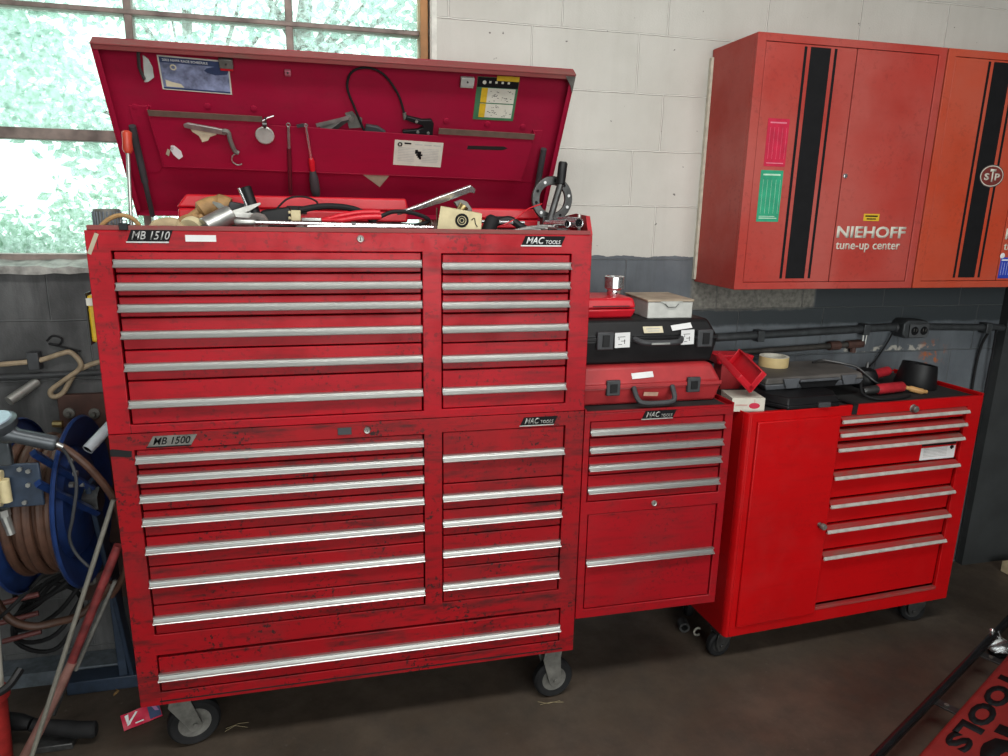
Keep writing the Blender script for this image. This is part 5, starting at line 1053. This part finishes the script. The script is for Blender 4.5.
b = MB(G @ Matrix.Translation((0, 0, .0032))); b.box(.080, .116, .004, .048, 0, .0008); b.build('packet_back', NAVY, t)
b = MB(G @ Matrix.Translation((0, 0, .0042))); b.prism([(.092, .044), (.104, .044), (.112, .022), (.100, .026)], 0, .0005); b.build('packet_swirl', plain('violet_print', (.34, .14, .30), .5), t)
def leaf(x, y, a, l, lab):
    G = Matrix.Translation((x, y, .003)) @ Matrix.Rotation(a, 4, 'Z'); b = MB(G); b.prism([(-l, 0), (-l*.4, l*.32), (l*.5, l*.22), (l, .02), (l*.5, -l*.2), (-l*.4, -l*.28)], 0, .002); one(b, 'dry_leaf', plain('dry_leaf_brown', (.30, .18, .07), .8), lab, 'leaf')
leaf(-.745, -.12, .3, .030, 'dry brown leaf on the floor behind the red packet'); leaf(-.80, -.17, 1.2, .018, 'small dry leaf on the floor left of the cabinet'); leaf(-.68, -.16, .1, .016, 'tiny dry leaf close to the cabinet\'s left side')
for x, y, lb in ((1.372, -.235, 'dark steel socket on the floor under the cart'), ):
    b = MB(); b.lathe([(.012, .02), (.014, 0), (.022, 0), (.022, .045), (0, .045)], (x, y-.02, .023), (.25, 1, 0), 20); one(b, 'floor_socket', DSTEEL, lb, 'socket')
b = MB(); pts = [(1.415+.016*math.cos(a), -.285, .020+.016*math.sin(a)) for a in [(.9+i*4.4/14) for i in range(15)]]; b.tube(pts, .0042, 8); one(b, 'snap_ring', OFFW, 'pale open snap ring standing by the cart\'s front left wheel', 'ring')
b = MB(); b.tube([(.655, -.535, .004), (.69, -.55, .003), (.735, -.545, .003)], .0011, 6); b.tube([(.66, -.55, .003), (.70, -.548, .005), (.745, -.555, .003)], .0010, 6); one(b, 'straw_wisps', plain('dull_straw', (.26, .21, .12), .8), 'straw wisps caught by the right front wheel', 'straw')
b = MB(); b.tube([(-.40, -.455, .004), (-.37, -.44, .010), (-.33, -.45, .004)], .0011, 6); b.tube([(-.40, -.44, .003), (-.36, -.43, .008), (-.33, -.425, .003)], .0010, 6); one(b, 'straw_wisps', MATS['dull_straw'], 'straw wisps on the floor right of the left front wheel', 'straw')
b = MB(); b.box(3.172, 3.30, -.20, -.10, .0, .055); one(b, 'wood_block', plain('pale_wood', (.55, .45, .28), .7), 'pale wood block on the floor at the photo\'s far right edge', 'wood', bev=.003)

# creeper at the lower right
t = thing('mechanics_creeper', 'red padded creeper with black tube frame at the lower right', 'creeper', (2.2, -1.05, 0))
T0, T1 = Vector((2.86, -.488, .10)), Vector((1.30, -1.232, .10)); dx = (T0-T1).normalized(); nx = Vector((dx.y, -dx.x, 0))
b = MB(); b.tube(spline([T1+nx*.42, T1+nx*.06-dx*.01, T1+dx*.05], 6)+[T0-dx*.06]+spline([T0-dx*.05, T0+nx*.06+dx*.01, T0+nx*.42], 6)+spline([T0+nx*.42, T0+nx*.50, T0+nx*.55-dx*.06], 4)+spline([T1+nx*.55+dx*.06, T1+nx*.50, T1+nx*.42], 4), .0145, 14); b.build('tube_frame', plain('gloss_black', (.010, .010, .011), .22), t)
PF = frame(T1+nx*.088+Vector((0, 0, .012)), dx, -nx)        # x along the frame; pad lies to -y
PF = frame(T1+nx*.088+Vector((0, 0, .004)), dx, nx) @ Matrix.Scale(1, 4)
up_ = (PF.to_3x3() @ Vector((0, 0, 1))).z
L_ = (T0-T1).length
def pz(z): return z if up_ > 0 else -z
b = MB(PF); b.box(.10, L_-.10, 0, .38, pz(-.006), pz(.034)); b.build('seat_pad', plain('red_vinyl', (.22, .018, .016), .5, var=.15, scale=14), t, bev=.016, seg=4)
for u in (.30, .72, 1.15):
    b = MB(PF); b.box(u-.018, u+.018, -.095, .06, pz(-.012), pz(-.006)); o = b.build('cross_strap', DSTEEL, t, bev=.001)
    b = MB(PF); b.cyl((u, -.045, pz(-.006)), (u, -.045, pz(-.001)), .008, seg=6); b.build('strap_bolt', CAST, o)
for u, v in ((1.345, -.070), (1.345, .44), (.16, .44), (.10, -.06)):
    C = PF @ Vector((u, v, 0)); b = MB(); b.lathe([(0, -.016), (.030, -.016), (.038, -.008), (.040, 0), (.038, .008), (.030, .016), (0, .016)], (C.x, C.y, .0405), (.4, 1, 0), 26); o = b.build('caster_wheel', BLK, t)
    b = MB(); b.lathe([(.041, -.02), (.043, 0), (.041, .02), (.030, .026), (.012, .028), (0, .028)], (C.x, C.y, .046), (-.4, -1, .25), 24)
    for v_ in list(b.bm.verts): 
        if v_.co.z < .040: v_.co.z = .040
    b.build('wheel_hood', CHROME, o); b = MB(); b.cyl((C.x, C.y, .080), (C.x-.01, C.y+.01, .112), .007, seg=10); b.build('caster_stem', CHROME, o)
for u in (1.315, .10):
    b = MB(PF); b.lathe([(0, .020), (.004, .019), (.007, .014), (.010, .012), (.0105, 0), (0, 0)], (u, -.095, pz(.006)), (0, 0, pz(1)), 16); b.build('frame_cap', CHROME, t)
# lettering faces the far side of the board: upside down from here
QF = PF @ Matrix.Translation((0, 0, pz(.0343)))
ex = PF.to_3x3() @ Vector((1, 0, 0)); ey = PF.to_3x3() @ Vector((0, 1, 0))
def padtext(body, u_start, v_base, w, h, bold, shear):
    o = PF @ Vector((u_start, v_base, pz(.0345))); text('lettering', body, frame(o, -ex, -ey if (-ex).cross(-ey).z > 0 else ey), w, h, INK, t, bold, shear)
padtext('TOOLS', 1.035, .026, .57, .066, .05, 0.0)
padtext('MAC', 1.03, .108, .60, .19, .06, .30)
